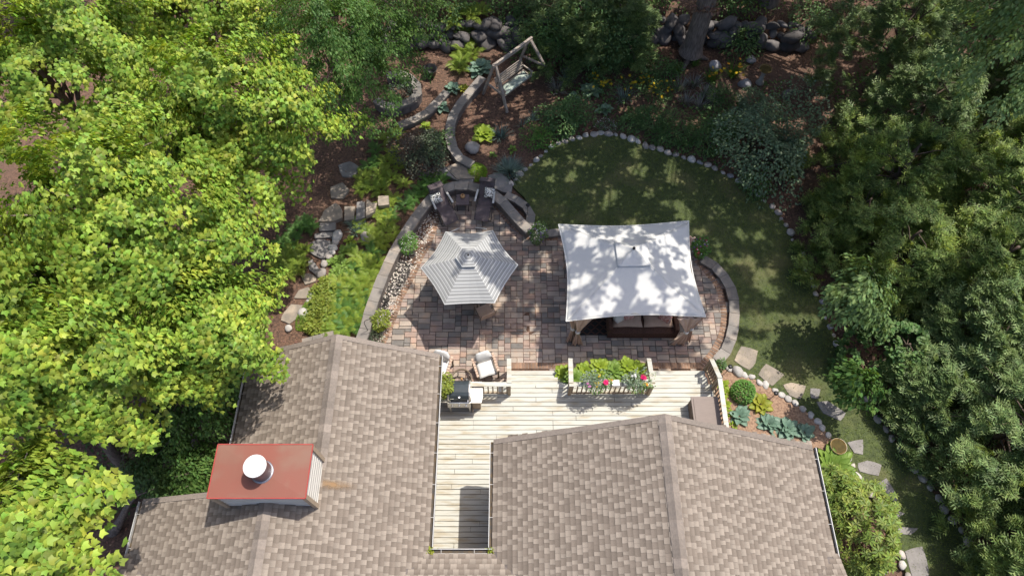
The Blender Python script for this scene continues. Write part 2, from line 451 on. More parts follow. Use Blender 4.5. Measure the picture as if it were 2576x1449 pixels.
class MB:
    def __init__(self, T=None):
        self.v, self.f, self.uv, self.T = [], [], {}, T

    def add(self, vs, fs):
        n = len(self.v)
        for p in vs:
            p = Vector(p)
            self.v.append(self.T @ p if self.T is not None else p)
        for f in fs:
            self.f.append([i + n for i in f])
        return self

    def box(self, c, s, rz=0.0, R=None):
        x, y, z = s[0] / 2, s[1] / 2, s[2] / 2
        R = R if R is not None else Matrix.Rotation(rz, 3, 'Z')
        c = Vector(c)
        vs = [c + R @ Vector((a * x, b * y, d * z)) for d in (-1, 1) for b in (-1, 1) for a in (-1, 1)]
        return self.add(vs, [(0, 2, 3, 1), (4, 5, 7, 6), (0, 1, 5, 4), (2, 6, 7, 3), (0, 4, 6, 2), (1, 3, 7, 5)])

    def beam(self, p, q, a, b, up=(0, 0, 1)):
        """a rectangular bar from p to q, a wide and b high"""
        p, q = Vector(p), Vector(q)
        d = (q - p)
        y = d.normalized()
        x = y.cross(Vector(up))
        if x.length < 1e-4:
            x = y.cross(Vector((1, 0, 0)))
        x.normalize()
        z = x.cross(y)
        R = Matrix((x, y, z)).transposed()
        return self.box((p + q) / 2, (a, d.length, b), R=R)

    def tube(self, pts, r, n=8, cap=True):
        pts = [Vector(p) for p in pts]
        rs = r if hasattr(r, '__len__') else [r] * len(pts)
        vs, fs = [], []
        for i, p in enumerate(pts):
            d = (pts[min(i + 1, len(pts) - 1)] - pts[max(i - 1, 0)]).normalized()
            a = d.cross(Vector((0, 0, 1)))
            if a.length < 1e-3:
                a = d.cross(Vector((1, 0, 0)))
            a.normalize()
            b = d.cross(a)
            for k in range(n):
                t = 2 * math.pi * k / n
                vs.append(p + (a * math.cos(t) + b * math.sin(t)) * rs[i])
        for i in range(len(pts) - 1):
            for k in range(n):
                fs.append((i * n + k, i * n + (k + 1) % n, (i + 1) * n + (k + 1) % n, (i + 1) * n + k))
        if cap:
            fs.append(list(range(n))[::-1])
            fs.append([len(vs) - n + k for k in range(n)])
        return self.add(vs, fs)

    def lathe(self, prof, c, n=20):
        c = Vector(c)
        vs, fs = [], []
        for r, z in prof:
            for k in range(n):
                t = 2 * math.pi * k / n
                vs.append(c + Vector((r * math.cos(t), r * math.sin(t), z)))
        for i in range(len(prof) - 1):
            for k in range(n):
                fs.append((i * n + k, i * n + (k + 1) % n, (i + 1) * n + (k + 1) % n, (i + 1) * n + k))
        ring_ = prof[0] == prof[-1]
        if prof[0][0] > 1e-4 and not ring_:
            fs.append(list(range(n))[::-1])
        if prof[-1][0] > 1e-4 and not ring_:
            fs.append([len(vs) - n + k for k in range(n)])
        return self.add(vs, fs)

    def prism(self, poly, z0, z1):
        n = len(poly)
        vs = [(p[0], p[1], z0) for p in poly] + [(p[0], p[1], z1) for p in poly]
        fs = [list(range(n, 2 * n)), list(range(n))[::-1]]
        for k in range(n):
            fs.append((k, (k + 1) % n, n + (k + 1) % n, n + k))
        return self.add(vs, fs)

    def pad(self, c, s, R=None, puff=0.6, n=6):
        """a soft cushion: a box whose faces bulge and whose edges pinch"""
        R = R if R is not None else Matrix.Identity(3)
        c = Vector(c)
        vs, fs = [], []
        for sg in (1, -1):
            b0 = len(vs)
            for j in range(n + 1):
                for i in range(n + 1):
                    u, v = 2 * i / n - 1, 2 * j / n - 1
                    h = ((1 - u ** 4) * (1 - v ** 4)) ** 0.5
                    k = 1 - 0.07 * (1 - abs(u)) * (abs(v) > .99) - 0.07 * (1 - abs(v)) * (abs(u) > .99)
                    vs.append(c + R @ Vector((u * s[0] / 2 * k, v * s[1] / 2 * k, sg * s[2] / 2 * (1 - puff + puff * h) * (0.15 + 0.85 * min(1, h * 3)))))
            for j in range(n):
                for i in range(n):
                    q = [b0 + j * (n + 1) + i, b0 + j * (n + 1) + i + 1, b0 + (j + 1) * (n + 1) + i + 1, b0 + (j + 1) * (n + 1) + i]
                    fs.append(q if sg > 0 else q[::-1])
        m = (n + 1) ** 2
        ring = [i for i in range(n + 1)] + [(j) * (n + 1) + n for j in range(1, n + 1)] + [n * (n + 1) + i for i in range(n - 1, -1, -1)] + [j * (n + 1) for j in range(n - 1, 0, -1)]
        for k in range(len(ring)):
            a, b = ring[k], ring[(k + 1) % len(ring)]
            fs.append((a, a + m, b + m, b))
        return self.add(vs, fs)

    def mesh(self, name, m, off=(0, 0, 0), smooth=False):
        me = bpy.data.meshes.new(name)
        off = Vector(off)
        me.from_pydata([tuple(p - off) for p in self.v], [], self.f)
        if m is not None:
            me.materials.append(M[m] if isinstance(m, str) else m)
        if smooth:
            me.polygons.foreach_set('use_smooth', [True] * len(me.polygons))
        me.update()
        return me

    def build(self, name, m, parent=None, smooth=False, loc=None):
        """one object; as a part it sits at its parent's origin, else at loc (or the mean of its vertices' feet)"""
        if parent is not None:
            off = WL[parent.name]
            o = link(name, self.mesh(name, m, off, smooth), parent)
            WL[o.name] = off
            return o
        if loc is None:
            a = np.array([tuple(p) for p in self.v])
            loc = ((a[:, 0].min() + a[:, 0].max()) / 2, (a[:, 1].min() + a[:, 1].max()) / 2, a[:, 2].min())
        o = link(name, self.mesh(name, m, loc, smooth), None, loc)
        WL[o.name] = Vector(loc)
        return o


def tri_mesh(name, V, F, m, smooth=False):
    """fast mesh from numpy triangles"""
    me = bpy.data.meshes.new(name)
    me.vertices.add(len(V))
    me.vertices.foreach_set('co', np.ascontiguousarray(V, np.float32).ravel())
    F = np.ascontiguousarray(F, np.int32)
    me.loops.add(F.size)
    me.loops.foreach_set('vertex_index', F.ravel())
    me.polygons.add(len(F))
    me.polygons.foreach_set('loop_start', np.arange(0, F.size, 3, dtype=np.int32))
    me.polygons.foreach_set('loop_total', np.full(len(F), 3, np.int32))
    me.materials.append(M[m])
    me.update(calc_edges=True)
    if smooth:
        me.polygons.foreach_set('use_smooth', np.ones(len(F), bool))
    return me


def unit(a):
    return a / np.maximum(np.linalg.norm(a, axis=-1, keepdims=True), 1e-9)


TM = {}
o8 = np.array([(0, 0, 0), (.33, .02, -.05), (.56, .40, -.14), (.24, .50, 0), (0, 1, -.16), (-.24, .50, 0), (-.56, .40, -.14), (-.33, .02, -.05), (0, .36, .05)], float)
TM['maple'] = (o8, np.array([(8, i, (i + 1) % 8) for i in range(8)]))
TM['leaf'] = (np.array([(0, 0, 0), (.27, .5, .07), (0, 1, -.06), (-.27, .5, .07)], float), np.array([(0, 1, 2), (0, 2, 3)]))
TM['oval'] = (np.array([(0, 0, 0), (.30, .3, .05), (.27, .7, .04), (0, 1, -.05), (-.27, .7, .04), (-.30, .3, .05)], float), np.array([(0, 1, 2), (0, 2, 3), (0, 3, 4), (0, 4, 5)]))
sv, sf = [], []
for i in range(8):
    y = 0.08 + 0.115 * i
    sd = 1 if i % 2 else -1
    ln = 0.34 * (1 - 0.6 * abs(y - .4) / .6)
    k = len(sv)
    sv += [(0, y - .06, 0), (0, y + .085, 0), (sd * ln, y + ln * .75, -.10 * ln)]
    sf.append((k, k + 1, k + 2))
k = len(sv)
sv += [(-.02, 0, 0), (.02, 0, 0), (0, 1.05, -.08)]
sf.append((k, k + 1, k + 2))
TM['spray'] = (np.array(sv, float), np.array(sf))
sv, sf = [], []
for i in range(7):
    a = 2 * math.pi * i / 7
    c, s_ = math.cos(a), math.sin(a)
    k = len(sv)
    for (x, y, z) in ((0, .04, 0), (.17, .5, .02), (0, 1, -.18), (-.17, .5, .02)):
        sv.append((x * c - y * s_, x * s_ + y * c, z))
    sf += [(k, k + 1, k + 2), (k, k + 2, k + 3)]
TM['whorl'] = (np.array(sv, float), np.array(sf))
TM['blade'] = (np.array([(-.5, 0, 0), (.5, 0, 0), (0.1, .6, .25), (0, 1, .12)], float), np.array([(0, 1, 2), (0, 2, 3)]))


def leaves(pos, d, n, s, tm):
    """numpy triangles for leaves at pos, pointing along d, facing n, of size s"""
    tv, tf = TM[tm]
    y = unit(d)
    x = unit(np.cross(y, n))
    z = np.cross(x, y)
    R = np.stack((x, y, z), axis=2)
    if np.ndim(s) == 0:
        s = np.full(len(pos), s)
    V = pos[:, None, :] + np.einsum('nij,kj->nki', R, tv) * s[:, None, None]
    F = tf[None] + (np.arange(len(pos)) * len(tv))[:, None, None]
    return V.reshape(-1, 3), F.reshape(-1, 3)


def rdir(n, up=0.0):
    v = rng.normal(size=(n, 3))
    v[:, 2] += up
    return unit(v)


def foliage(name, parts_, m, parent=None, loc=(0, 0, 0)):
    Vs, Fs, k = [], [], 0
    for V, F in parts_:
        Vs.append(V)
        Fs.append(F + k)
        k += len(V)
    V = np.concatenate(Vs) - np.array(WL[parent.name] if parent is not None else loc)
    me = tri_mesh(name, V, np.concatenate(Fs), m)
    o = link(name, me, parent, (0, 0, 0) if parent is not None else loc)
    WL[o.name] = WL[parent.name] if parent is not None else Vector(loc)
    return o


# rocks: a few shared shapes
def ico(sub=2):
    import bmesh
    bm = bmesh.new()
    bmesh.ops.create_icosphere(bm, subdivisions=sub, radius=1.0)
    v = np.array([tuple(q.co) for q in bm.verts])
    f = np.array([[q.index for q in fc.verts] for fc in bm.faces])
    bm.free()
    return v, f


IV, IF = ico(2)
IV1, IF1 = ico(1)


def lumpy(v, amp, seed, hard=0):
    r = np.random.default_rng(seed)
    d = np.ones(len(v))
    for _ in range(7):
        k = unit(r.normal(size=(1, 3)))[0]
        d += amp * 0.35 * np.sin(v @ k * r.uniform(1.5, 4) + r.uniform(0, 6))
    for _ in range(5 + 6 * hard):                       # flat facets
        k = unit(r.normal(size=(1, 3)))[0]
        h = r.uniform(0.72 - .2 * hard, 0.95 - .12 * hard)
        over = np.maximum(v @ k * d - h, 0)
        d -= over * 0.8
    return v * d[:, None]


ROCK = {}


def rock_mesh(m, i):
    if (m, i) not in ROCK:
        ROCK[(m, i)] = tri_mesh('rock', lumpy(IV, 0.22 + (.08 if m in ('greyrock', 'boulder') else 0), 100 + i, 1 if m in ('greyrock', 'boulder') else 0) * np.array([1, .82, .62]), IF, m, m not in ('greyrock', 'boulder'))
    return ROCK[(m, i)]


def rock(name, label, cat, p, size, m, group=None, rot=None, flat=1.0, sink=0.24):
    o = link(name, rock_mesh(m, random.randrange(6)), None, (p[0], p[1], p[2] + size * (0.5 - sink) * flat),
             (random.uniform(-.2, .2), random.uniform(-.2, .2), rot if rot is not None else random.uniform(0, 6.3)), (size, size, size * flat))
    WL[o.name] = Vector(o.location)
    return tag(o, label, cat, group)


def pip(poly, x, y):
    """numpy point in polygon"""
    x, y = np.asarray(x, float), np.asarray(y, float)
    c = np.zeros(x.shape, bool)
    n = len(poly)
    for i in range(n):
        x1, y1 = poly[i][0], poly[i][1]
        x2, y2 = poly[(i + 1) % n][0], poly[(i + 1) % n][1]
        if y1 == y2:
            continue
        c ^= ((y1 > y) != (y2 > y)) & (x < (x2 - x1) * (y - y1) / (y2 - y1) + x1)
    return c


def smooth_path(pts, step, closed=False):
    """Catmull-Rom through 2-D/3-D points, resampled about every step metres"""
    P = [np.array(p, float) for p in pts]
    out = []
    n = len(P)
    for i in range(n if closed else n - 1):
        a = P[(i - 1) % n] if closed or i > 0 else 2 * P[0] - P[1]
        b, c = P[i], P[(i + 1) % n]
        d = P[(i + 2) % n] if closed or i + 2 < n else 2 * P[-1] - P[-2]
        for t in np.linspace(0, 1, 24, endpoint=False):
            out.append(0.5 * ((2 * b) + (-a + c) * t + (2 * a - 5 * b + 4 * c - d) * t * t + (-a + 3 * b - 3 * c + d) * t ** 3))
    if not closed:
        out.append(P[-1])
    A = np.array(out)
    if closed:
        A = np.vstack([A, A[:1]])
    L = np.concatenate([[0], np.cumsum(np.linalg.norm(np.diff(A, axis=0), axis=1))])
    k = max(2, int(round(L[-1] / step)) + 1)
    s = np.linspace(0, L[-1], k)
    R = np.stack([np.interp(s, L, A[:, j]) for j in range(A.shape[1])], 1)
    return R[:-1] if closed else R


def normals2(R):
    t = np.gradient(R[:, :2], axis=0)
    t = t / np.maximum(np.linalg.norm(t, axis=1, keepdims=True), 1e-9)
    return np.stack([t[:, 1], -t[:, 0]], 1)            # to the right of travel


# ------------------------------------------------------------------ the ground
def gz(x, y):
    x, y = np.asarray(x, float), np.asarray(y, float)
    h = 0.04 * np.sin(x * 0.9 + 1) * np.sin(y * 0.8) - 0.04
    r = np.clip((y - 23.6) / 0.5, 0, 1)
    h = h + 0.85 * r * r * (3 - 2 * r)
    return h + np.clip(y - 30, 0, 400) * 0.03


# the stones that edge the lawn, surveyed on the photograph
edgeA = [(1285, 467), (1310, 440), (1345, 408), (1387, 374), (1432, 353), (1500, 340), (1560, 344), (1640, 375), (1720, 398), (1800, 428), (1862, 460), (1915, 500),
         (1962, 545), (1992, 600), (2020, 660), (2046, 722), (2070, 780), (2095, 842), (2125, 910), (2165, 985), (2215, 1065), (2260, 1130), (2310, 1198), (2362, 1262), (2420, 1345), (2490, 1449)]
edgeB = [(1832, 928), (1870, 941), (1920, 967), (1945, 981), (1980, 1002), (2015, 1027), (2045, 1052), (2072, 1082), (2096, 1112), (2128, 1152), (2150, 1187), (2172, 1220), (2215, 1290), (2250, 1360), (2280, 1449)]
PA = [at(u, v) for u, v in edgeA]
PB = [at(u, v) for u, v in edgeB]
wallR = [(1766, 650), (1796, 667), (1823, 697), (1842, 734), (1848, 776), (1846, 818), (1838, 855), (1823, 888), (1804, 908)]
lawn_poly = [tuple(p[:2]) for p in PA] + [tuple(p[:2]) for p in PB[::-1]] + [tuple(at(u, v)[:2]) for u, v in wallR[::-1]] + [tuple(at(u, v)[:2]) for u, v in ((1740, 610), (1560, 585), (1375, 590), (1342, 560), (1320, 500))]

xs = np.concatenate([[-600, -250, -110, -60], np.linspace(-36, 36, 121), [60, 110, 250, 600]])
ys = np.concatenate([[-600, -250, -110, -50], np.linspace(-20, 44, 107), [70, 120, 260, 600]])
X, Y = np.meshgrid(xs, ys)
Z = gz(X, Y)
V = np.stack([X.ravel(), Y.ravel(), Z.ravel()], 1)
nx = len(xs)
I = (np.arange(len(ys) - 1)[:, None] * nx + np.arange(nx - 1)[None]).ravel()
F = np.concatenate([np.stack([I, I + 1, I + nx + 1], 1), np.stack([I, I + nx + 1, I + nx], 1)])
g = link('ground', tri_mesh('ground', V, F, 'mulch', True))
tag(g, kind='structure')


def sheet(name, poly, z0, m, kind='structure', thick=0.06, parent=None):
    mb = MB()
    mb.prism(poly, z0 - thick, z0)
    me = mb.mesh(name, m)
    o = link(name, me, parent)
    if parent is None:
        tag(o, kind=kind)
    WL[o.name] = Vector((0, 0, 0))
    return o


lawn = sheet('lawn', lawn_poly, 0.05, 'lawn', thick=0.25)
chip_poly = [tuple(p[:2]) for p in PB[:9]] + [tuple(at(u, v)[:2]) for u, v in ((2110, 1160), (2020, 1160), (1800, 1075), (1800, 940))]
sheet('wood_chip_bed', chip_poly, 0.045, 'chips', thick=0.2)

# grass blades on the lawn: nobody could count them
n = 150000
bx, by = rng.uniform(0, 18.5, n), rng.uniform(1.5, 18.6, n)
k = pip(lawn_poly, bx, by)
bx, by = bx[k], by[k]
pos = np.stack([bx, by, np.full(len(bx), 0.045)], 1)
d = rdir(len(bx), 0.9)
d[:, 2] = np.abs(d[:, 2]) * 0.8 + 0.1
tvb = TM['blade']
TM['grassblade'] = (tvb[0] * np.array([.16, 1, .5]), tvb[1])
o = foliage('grass', [leaves(pos, d, rdir(len(bx)), rng.uniform(.05, .095, len(bx)), 'grassblade')], 'blade')
tag(o, 'short mown grass covering the curved lawn', 'grass', kind='stuff')

# litter of leaves and bark scraps on the beds
n = 26000
bx, by = rng.uniform(-16, 14, n), rng.uniform(1, 27, n)
k = ~pip(lawn_poly, bx, by) & ~((bx > -5.2) & (bx < 7.6) & (by > 7) & (by < 14.8) & (bx > -5.2 + (by - 8.5) * .4)) & ~((bx > -9.6) & (bx < 8) & (by < 7.3))
bx, by = bx[k], by[k]
pos = np.stack([bx, by, gz(bx, by) + 0.012], 1)
o = foliage('mulch_litter', [leaves(pos, unit(rng.normal(size=(len(bx), 3)) * [1, 1, .15]), rdir(len(bx), 2.2), rng.uniform(.05, .12, len(bx)), 'leaf')], 'brown_litter')
tag(o, 'brown bark scraps and dead leaves lying on the beds', 'litter', kind='stuff')

# ------------------------------------------------------------------ the patio
borderL = [(957, 875), (986, 809), (1001, 764), (1019, 728), (1041, 686), (1059, 646), (1077, 616), (1092, 574), (1103, 543), (1113, 510), (1124, 490), (1140, 481), (1161, 477), (1185, 479), (1206, 487),
           (1246, 516), (1279, 556), (1306, 580), (1331, 598)]
borderM = [(1342, 602), (1400, 598), (1560, 592), (1730, 600), (1752, 640)]
borderR = [(1757, 655), (1784, 685), (1811, 722), (1820, 755), (1826, 794), (1823, 830), (1814, 858), (1793, 894), (1769, 921)]
W0 = lambda L_: [np.array(at(u, v)[:2]) for u, v in L_]
pth = np.vstack([smooth_path(W0(borderL), 0.11), smooth_path(W0(borderM), 0.11), smooth_path(W0(borderR), 0.11)])
EY = at(1350, 927).y                                         # where the paving meets the steps
patio_poly = [tuple(p) for p in pth] + [(6.3, EY - 0.02), (-0.1, EY - 0.02), (-0.1, 7.5), (-4.4, 7.5)]
patio = sheet('patio', patio_poly, -0.055, 'sand', thick=0.2)
WL['patio'] = Vector((0, 0, 0))


def slab_mesh(name, a, b, h, m, ch=0.008, seed=0):
    """one paving piece centred on the origin with worn, chamfered top edges"""
    r = random.Random(seed)
    x, y = a / 2, b / 2
    j = lambda: r.uniform(-.003, .003)
    lo = [(-x + j(), -y + j(), 0), (x + j(), -y + j(), 0), (x + j(), y + j(), 0), (-x + j(), y + j(), 0)]
    mid = [(p[0], p[1], h - ch) for p in lo]
    top = [(p[0] * (1 - ch / x), p[1] * (1 - ch / y), h) for p in lo]
    mb = MB()
    fs = [(8, 9, 10, 11)]
    for q in range(4):
        fs += [(q, (q + 1) % 4, 4 + (q + 1) % 4, 4 + q), (4 + q, 4 + (q + 1) % 4, 8 + (q + 1) % 4, 8 + q)]
    mb.add(lo + mid + top, fs)
    return mb


# ashlar pattern on a 0.205 x 0.1025 grid
GX, GY = 0.206, 0.1015
x0, y0 = -5.4, 7.3
ncx, ncy = int(13.2 / GX), int(8.6 / GY)
occ = np.zeros((ncx + 2, ncy + 2), bool)
pieces = []
shapes = [(2, 2), (2, 2), (1, 2), (1, 1), (2, 1), (2, 2), (1, 2)]
for j in range(ncy):
    for i in range(ncx):
        if occ[i, j]:
            continue
        opts = random.sample(shapes, len(shapes)) + [(1, 1)]
        for (a, b) in opts:
            if not occ[i:i + a, j:j + b].any() and i + a <= ncx and j + b <= ncy:
                break
        occ[i:i + a, j:j + b] = True
        pieces.append((x0 + (i + a / 2) * GX, y0 + (j + b / 2) * GY, a, b))
pc = np.array([(p[0], p[1]) for p in pieces])
keep = np.zeros(len(pieces), bool)
for sx in (-.4, 0, .4):
    for sy in (-.4, 0, .4):
        keep |= pip(patio_poly, pc[:, 0] + sx * np.array([p[2] for p in pieces]) * GX, pc[:, 1] + sy * np.array([p[3] for p in pieces]) * GY)
inn = pip(patio_poly, pc[:, 0], pc[:, 1])
hidden = ((pc[:, 0] > 1.2) & (pc[:, 0] < 5.0) & (pc[:, 1] > 10.4) & (pc[:, 1] < 13.4)) | (np.hypot(pc[:, 0] + 1.6, pc[:, 1] - 11.9) < 1.3) | ((pc[:, 0] < -2.0) & (pc[:, 1] < 8.6))
order = sorted([i for i in range(len(pieces)) if keep[i]], key=lambda i: -(pieces[i][2] * pieces[i][3] * (0.0 if hidden[i] else 1.0) * (1 if inn[i] else .3) * (1.6 - pieces[i][1] * 0.05)))
pm = {}
many = MB()
for q, i in enumerate(order):
    cx, cy, a, b = pieces[i]
    dz = random.uniform(-.004, .004)
    if q < 300:
        kx = (a, b, random.randrange(2))
        if kx not in pm:
            pm[kx] = slab_mesh('paver', a * GX - .014, b * GY - .014, 0.055, 'paver', seed=hash(kx)).mesh('paver', 'paver')
        link('paver', pm[kx], patio, (cx, cy, -0.055 + dz), (random.uniform(-.006, .006), random.uniform(-.006, .006), 0))
    else:
        sb = slab_mesh('', a * GX - .014, b * GY - .014, 0.055, None, seed=q)
        many.add([p + Vector((cx, cy, -0.055 + dz)) for p in sb.v], sb.f)
o = many.build('paver_field', 'paver_many', patio)
tag(o, kind='stuff')

brick_me = slab_mesh('border_brick', 0.215, 0.093, 0.065, 'brick', seed=4).mesh('border_brick', 'brick')


def course(path, me, step, z, parent, name, off=0.0):
    R = smooth_path(path, step)
    nn = normals2(R)
    for p, q in zip(R, nn):
        link(name, me, parent, (p[0] + q[0] * off, p[1] + q[1] * off, z + random.uniform(-.003, .003)), (0, 0, math.atan2(q[1], q[0]) + random.uniform(-.03, .03)))


course(W0(borderL), brick_me, 0.122, -0.055, patio, 'border_brick')
course(W0(borderM)[:2], brick_me, 0.104, -0.055, patio, 'border_brick')
course(W0(borderR), brick_me, 0.122, -0.055, patio, 'border_brick', .06)
course([np.array((-.05, EY + .1)), np.array((1.75, EY + .1))], brick_me, 0.104, -0.055, patio, 'border_brick')
course([np.array((4.15, EY + .1)), np.array((6.1, EY + .1))], brick_me, 0.104, -0.055, patio, 'border_brick')


def seat_wall(name, label, pts, z, width, stone, base=-0.1):
    """a curved garden wall: coping stones (each a part) on courses of blocks"""
    R = smooth_path([np.array(at(u, v, z)[:2]) for u, v in pts], stone)
    nn = normals2(R)
    t = thing(name, label, 'wall', (R[len(R) // 2][0], R[len(R) // 2][1], 0))
    L_ = WL[t.name]
    fine = smooth_path([np.array(at(u, v, z)[:2]) for u, v in pts], 0.12)
    fn = normals2(fine)
    # block courses
    z1 = z - 0.085
    nrow = max(1, int(round((z1 - 0.0) / 0.15)))
    for r_ in range(nrow):
        za, zb = base if r_ == 0 else r_ * z1 / nrow + 0.006, (r_ + 1) * z1 / nrow
        seg = smooth_path([np.array(at(u, v, z)[:2]) for u, v in pts], 0.30)
        sn = normals2(seg)
        ins = 0.03 + 0.0 * r_
        for i in range(len(seg) - 1):
            hw = width / 2 - ins + random.uniform(-.008, .004)
            a, b = seg[i] + (seg[i + 1] - seg[i]) * .02, seg[i + 1] - (seg[i + 1] - seg[i]) * .02
            poly = [a + sn[i] * hw, b + sn[i + 1] * hw, b - sn[i + 1] * hw, a - sn[i] * hw]
            mb = MB().prism([tuple(p) for p in poly], za, zb)
            mb.build('wall_block', 'block', t)
    for i in range(len(R) - 1):
        hw = width / 2 + random.uniform(-.008, .008)
        g_ = 0.006
        d = (R[i + 1] - R[i])
        d /= np.linalg.norm(d)
        a, b = R[i] + d * g_, R[i + 1] - d * g_
        m_ = (a + b) / 2 + 0.0
        nm = (nn[i] + nn[i + 1])
        nm /= np.linalg.norm(nm)
        poly = [a + nn[i] * hw, m_ + nm * hw * 1.01, b + nn[i + 1] * hw, b - nn[i + 1] * hw, m_ - nm * hw * .99, a - nn[i] * hw]
        if abs(z) > -1:
            mb = MB().prism([tuple(p) for p in poly], z - 0.085, z + random.uniform(-.004, .004))
            mb.build('coping_stone', 'cap', t)
    return t


wallL = [(905, 862), (920, 822), (929, 785), (944, 743), (965, 689), (989, 637), (1013, 595), (1030, 570), (1046, 546), (1061, 526), (1083, 500), (1100, 482), (1123, 471), (1148, 466), (1170, 466), (1195, 470), (1223, 480),
         (1246, 491), (1266, 508), (1283, 528), (1302, 550), (1320, 568), (1332, 580)]
seat_wall('seat_wall', 'long curved grey stone seat wall behind the lounge chairs and ferns', wallL, 0.42, 0.36, 0.52)
seat_wall('step_wall', 'short curved stone step wall beside the lawn corner', [(1272, 489), (1296, 500), (1316, 512), (1331, 529), (1337, 547), (1332, 566)], 0.22, 0.30, 0.42)
seat_wall('patio_edge_wall', 'low curved coping along the lawn side of the gazebo', wallR, 0.16, 0.34, 0.5)
seat_wall('back_edge_wall', 'straight coping strip between flower urn and gazebo back', [(1368, 588), (1420, 583), (1560, 578), (1735, 600)], 0.16, 0.3, 0.5)

# gravel strip between seat wall and border
gp = [tuple(p) for p in smooth_path(W0(borderL[:10]), 0.3)] + [tuple(p) for p in smooth_path([np.array(at(u, v, 0.3)[:2]) for u, v in wallL[:12]], 0.3)[::-1]]
sheet('gravel_bed', gp, -0.03, 'sand', thick=0.1)
n = 9000
gx, gy = rng.uniform(-5.6, -2, n), rng.uniform(7.5, 15.5, n)
k = pip(gp, gx, gy)
gx, gy = gx[k], gy[k]
n = len(gx)
sz = rng.uniform(.018, .05, n)
Q = rng.normal(size=(n, 3, 3))
Q, _ = np.linalg.qr(Q)
oct_v = np.array([(1, 0, 0), (-1, 0, 0), (0, .8, 0), (0, -.8, 0), (0, 0, .6), (0, 0, -.6)], float)
oct_f = np.array([(0, 2, 4), (2, 1, 4), (1, 3, 4), (3, 0, 4), (2, 0, 5), (1, 2, 5), (3, 1, 5), (0, 3, 5)])
V = np.einsum('nij,kj->nki', Q, oct_v) * sz[:, None, None] + np.stack([gx, gy, -.02 + sz * .5], 1)[:, None]
F = oct_f[None] + (np.arange(n) * 6)[:, None, None]
o = link('gravel', tri_mesh('gravel', V.reshape(-1, 3), F.reshape(-1, 3), 'pebble', True))
tag(o, 'pale mixed pebbles filling the strip inside the seat wall', 'gravel', kind='stuff')
# ------------------------------------------------------------------ the house
K = 0.417
house = thing('house', 'house with grey brown shingled gable roofs and white gutters', 'house', (-1.2, 2.0, 0))
EZ = 3.0
XL0, XL1, XLr1, XLr2, XLb = -2.03, -7.22, -4.62, -5.62, -9.2      # eaves and ridges of the wing beside the maples
XR0, XR1 = -0.46, 7.76
XRr = (XR0 + XR1) / 2
YB, YF = 2.28, 7.42
YS = 3.50
YR = 5.02


def z_main(x, y):
    return EZ + K * (YB - y)


def z_left(x, y):
    if x > (XLr1 if y > YS else XLr2):
        return EZ + K * (XL0 - x)
    return EZ + K * (x - (XL1 if y > YS else XLb))


def z_right(x, y):
    return EZ + K * min(x - XR0, XR1 - x)


# roof base decks: closed slabs under the shingles
def roof_slab(name, quad, th=0.12):
    mb = MB()
    top = [Vector(p) for p in quad]
    bot = [p - Vector((0, 0, th)) for p in top]
    k = len(top)
    mb.add(top + bot, [list(range(k)), list(range(k, 2 * k))[::-1]] + [(i, k + i, k + (i + 1) % k, (i + 1) % k) for i in range(k)])
    return mb.build(name, 'felt', house)


YE = -4.0
r_l1 = roof_slab('roof', [(XL0, YF, EZ), (XLr1, YF + .1, z_left(XLr1 + .001, 6)), (XLr1, YS, z_left(XLr1 + .001, 6)), (XLr2, YS, z_left(XLr2 + .001, 3)), (XLr2, YE, z_left(XLr2 + .001, 3)), (XL0, YE, EZ)])
r_l2 = roof_slab('roof', [(XL1, YF, EZ), (XL1, YS, EZ), (XLr1, YS, z_left(XLr1 + .001, 6)), (XLr1, YF + .1, z_left(XLr1 + .001, 6))])
r_l3 = roof_slab('roof', [(XLb, YS, EZ), (XLb, YE, EZ), (XLr2, YE, z_left(XLr2 + .001, 3)), (XLr2, YS, z_left(XLr2 + .001, 3))])
zr = z_right(XRr, 0)
r_r1 = roof_slab('roof', [(XR0, YR, EZ), (XRr, YR + .12, zr), (XRr, YE, zr), (XR0, YE, EZ)])
r_r2 = roof_slab('roof', [(XRr, YR + .12, zr), (XR1, YR - .16, EZ), (XR1, YE, EZ), (XRr, YE, zr)])
r_m = roof_slab('roof', [(XLb - .1, YB - .04, EZ + .01), (XLb - .1, YE, z_main(0, YE)), (XR1 + .1, YE, z_main(0, YE)), (XR1 + .1, YB - .04, EZ + .01)])


def tab_mesh(nm, low):
    """unit shingle tab: x along the course, y up the slope, thick at the butt"""
    h = 0.35 if low else 1.0
    v = [(0, 0, 0), (1, 0, 0), (1, 1.12, 0), (0, 1.12, 0), (0, 0, h), (1, 0, h), (1, 1.12, .12), (0, 1.12, .12)]
    f = [(4, 5, 6, 7), (0, 1, 5, 4), (1, 2, 6, 5), (3, 0, 4, 7), (2, 3, 7, 6)]
    me = bpy.data.meshes.new(nm)
    me.from_pydata(v, [], f)
    ul = me.uv_layers.new(name='UVMap')
    for li, lp in enumerate(me.loops):
        p = v[lp.vertex_index]
        ul.data[li].uv = (p[0] * .9 + .05 + (2 if low else 0), p[1] / 1.12)
    return me, v, f


SH = [tab_mesh('shingle', False), tab_mesh('shingle', True)]
for me_, _, _ in SH:
    me_.materials.append(M['shingle'])
tabs = []


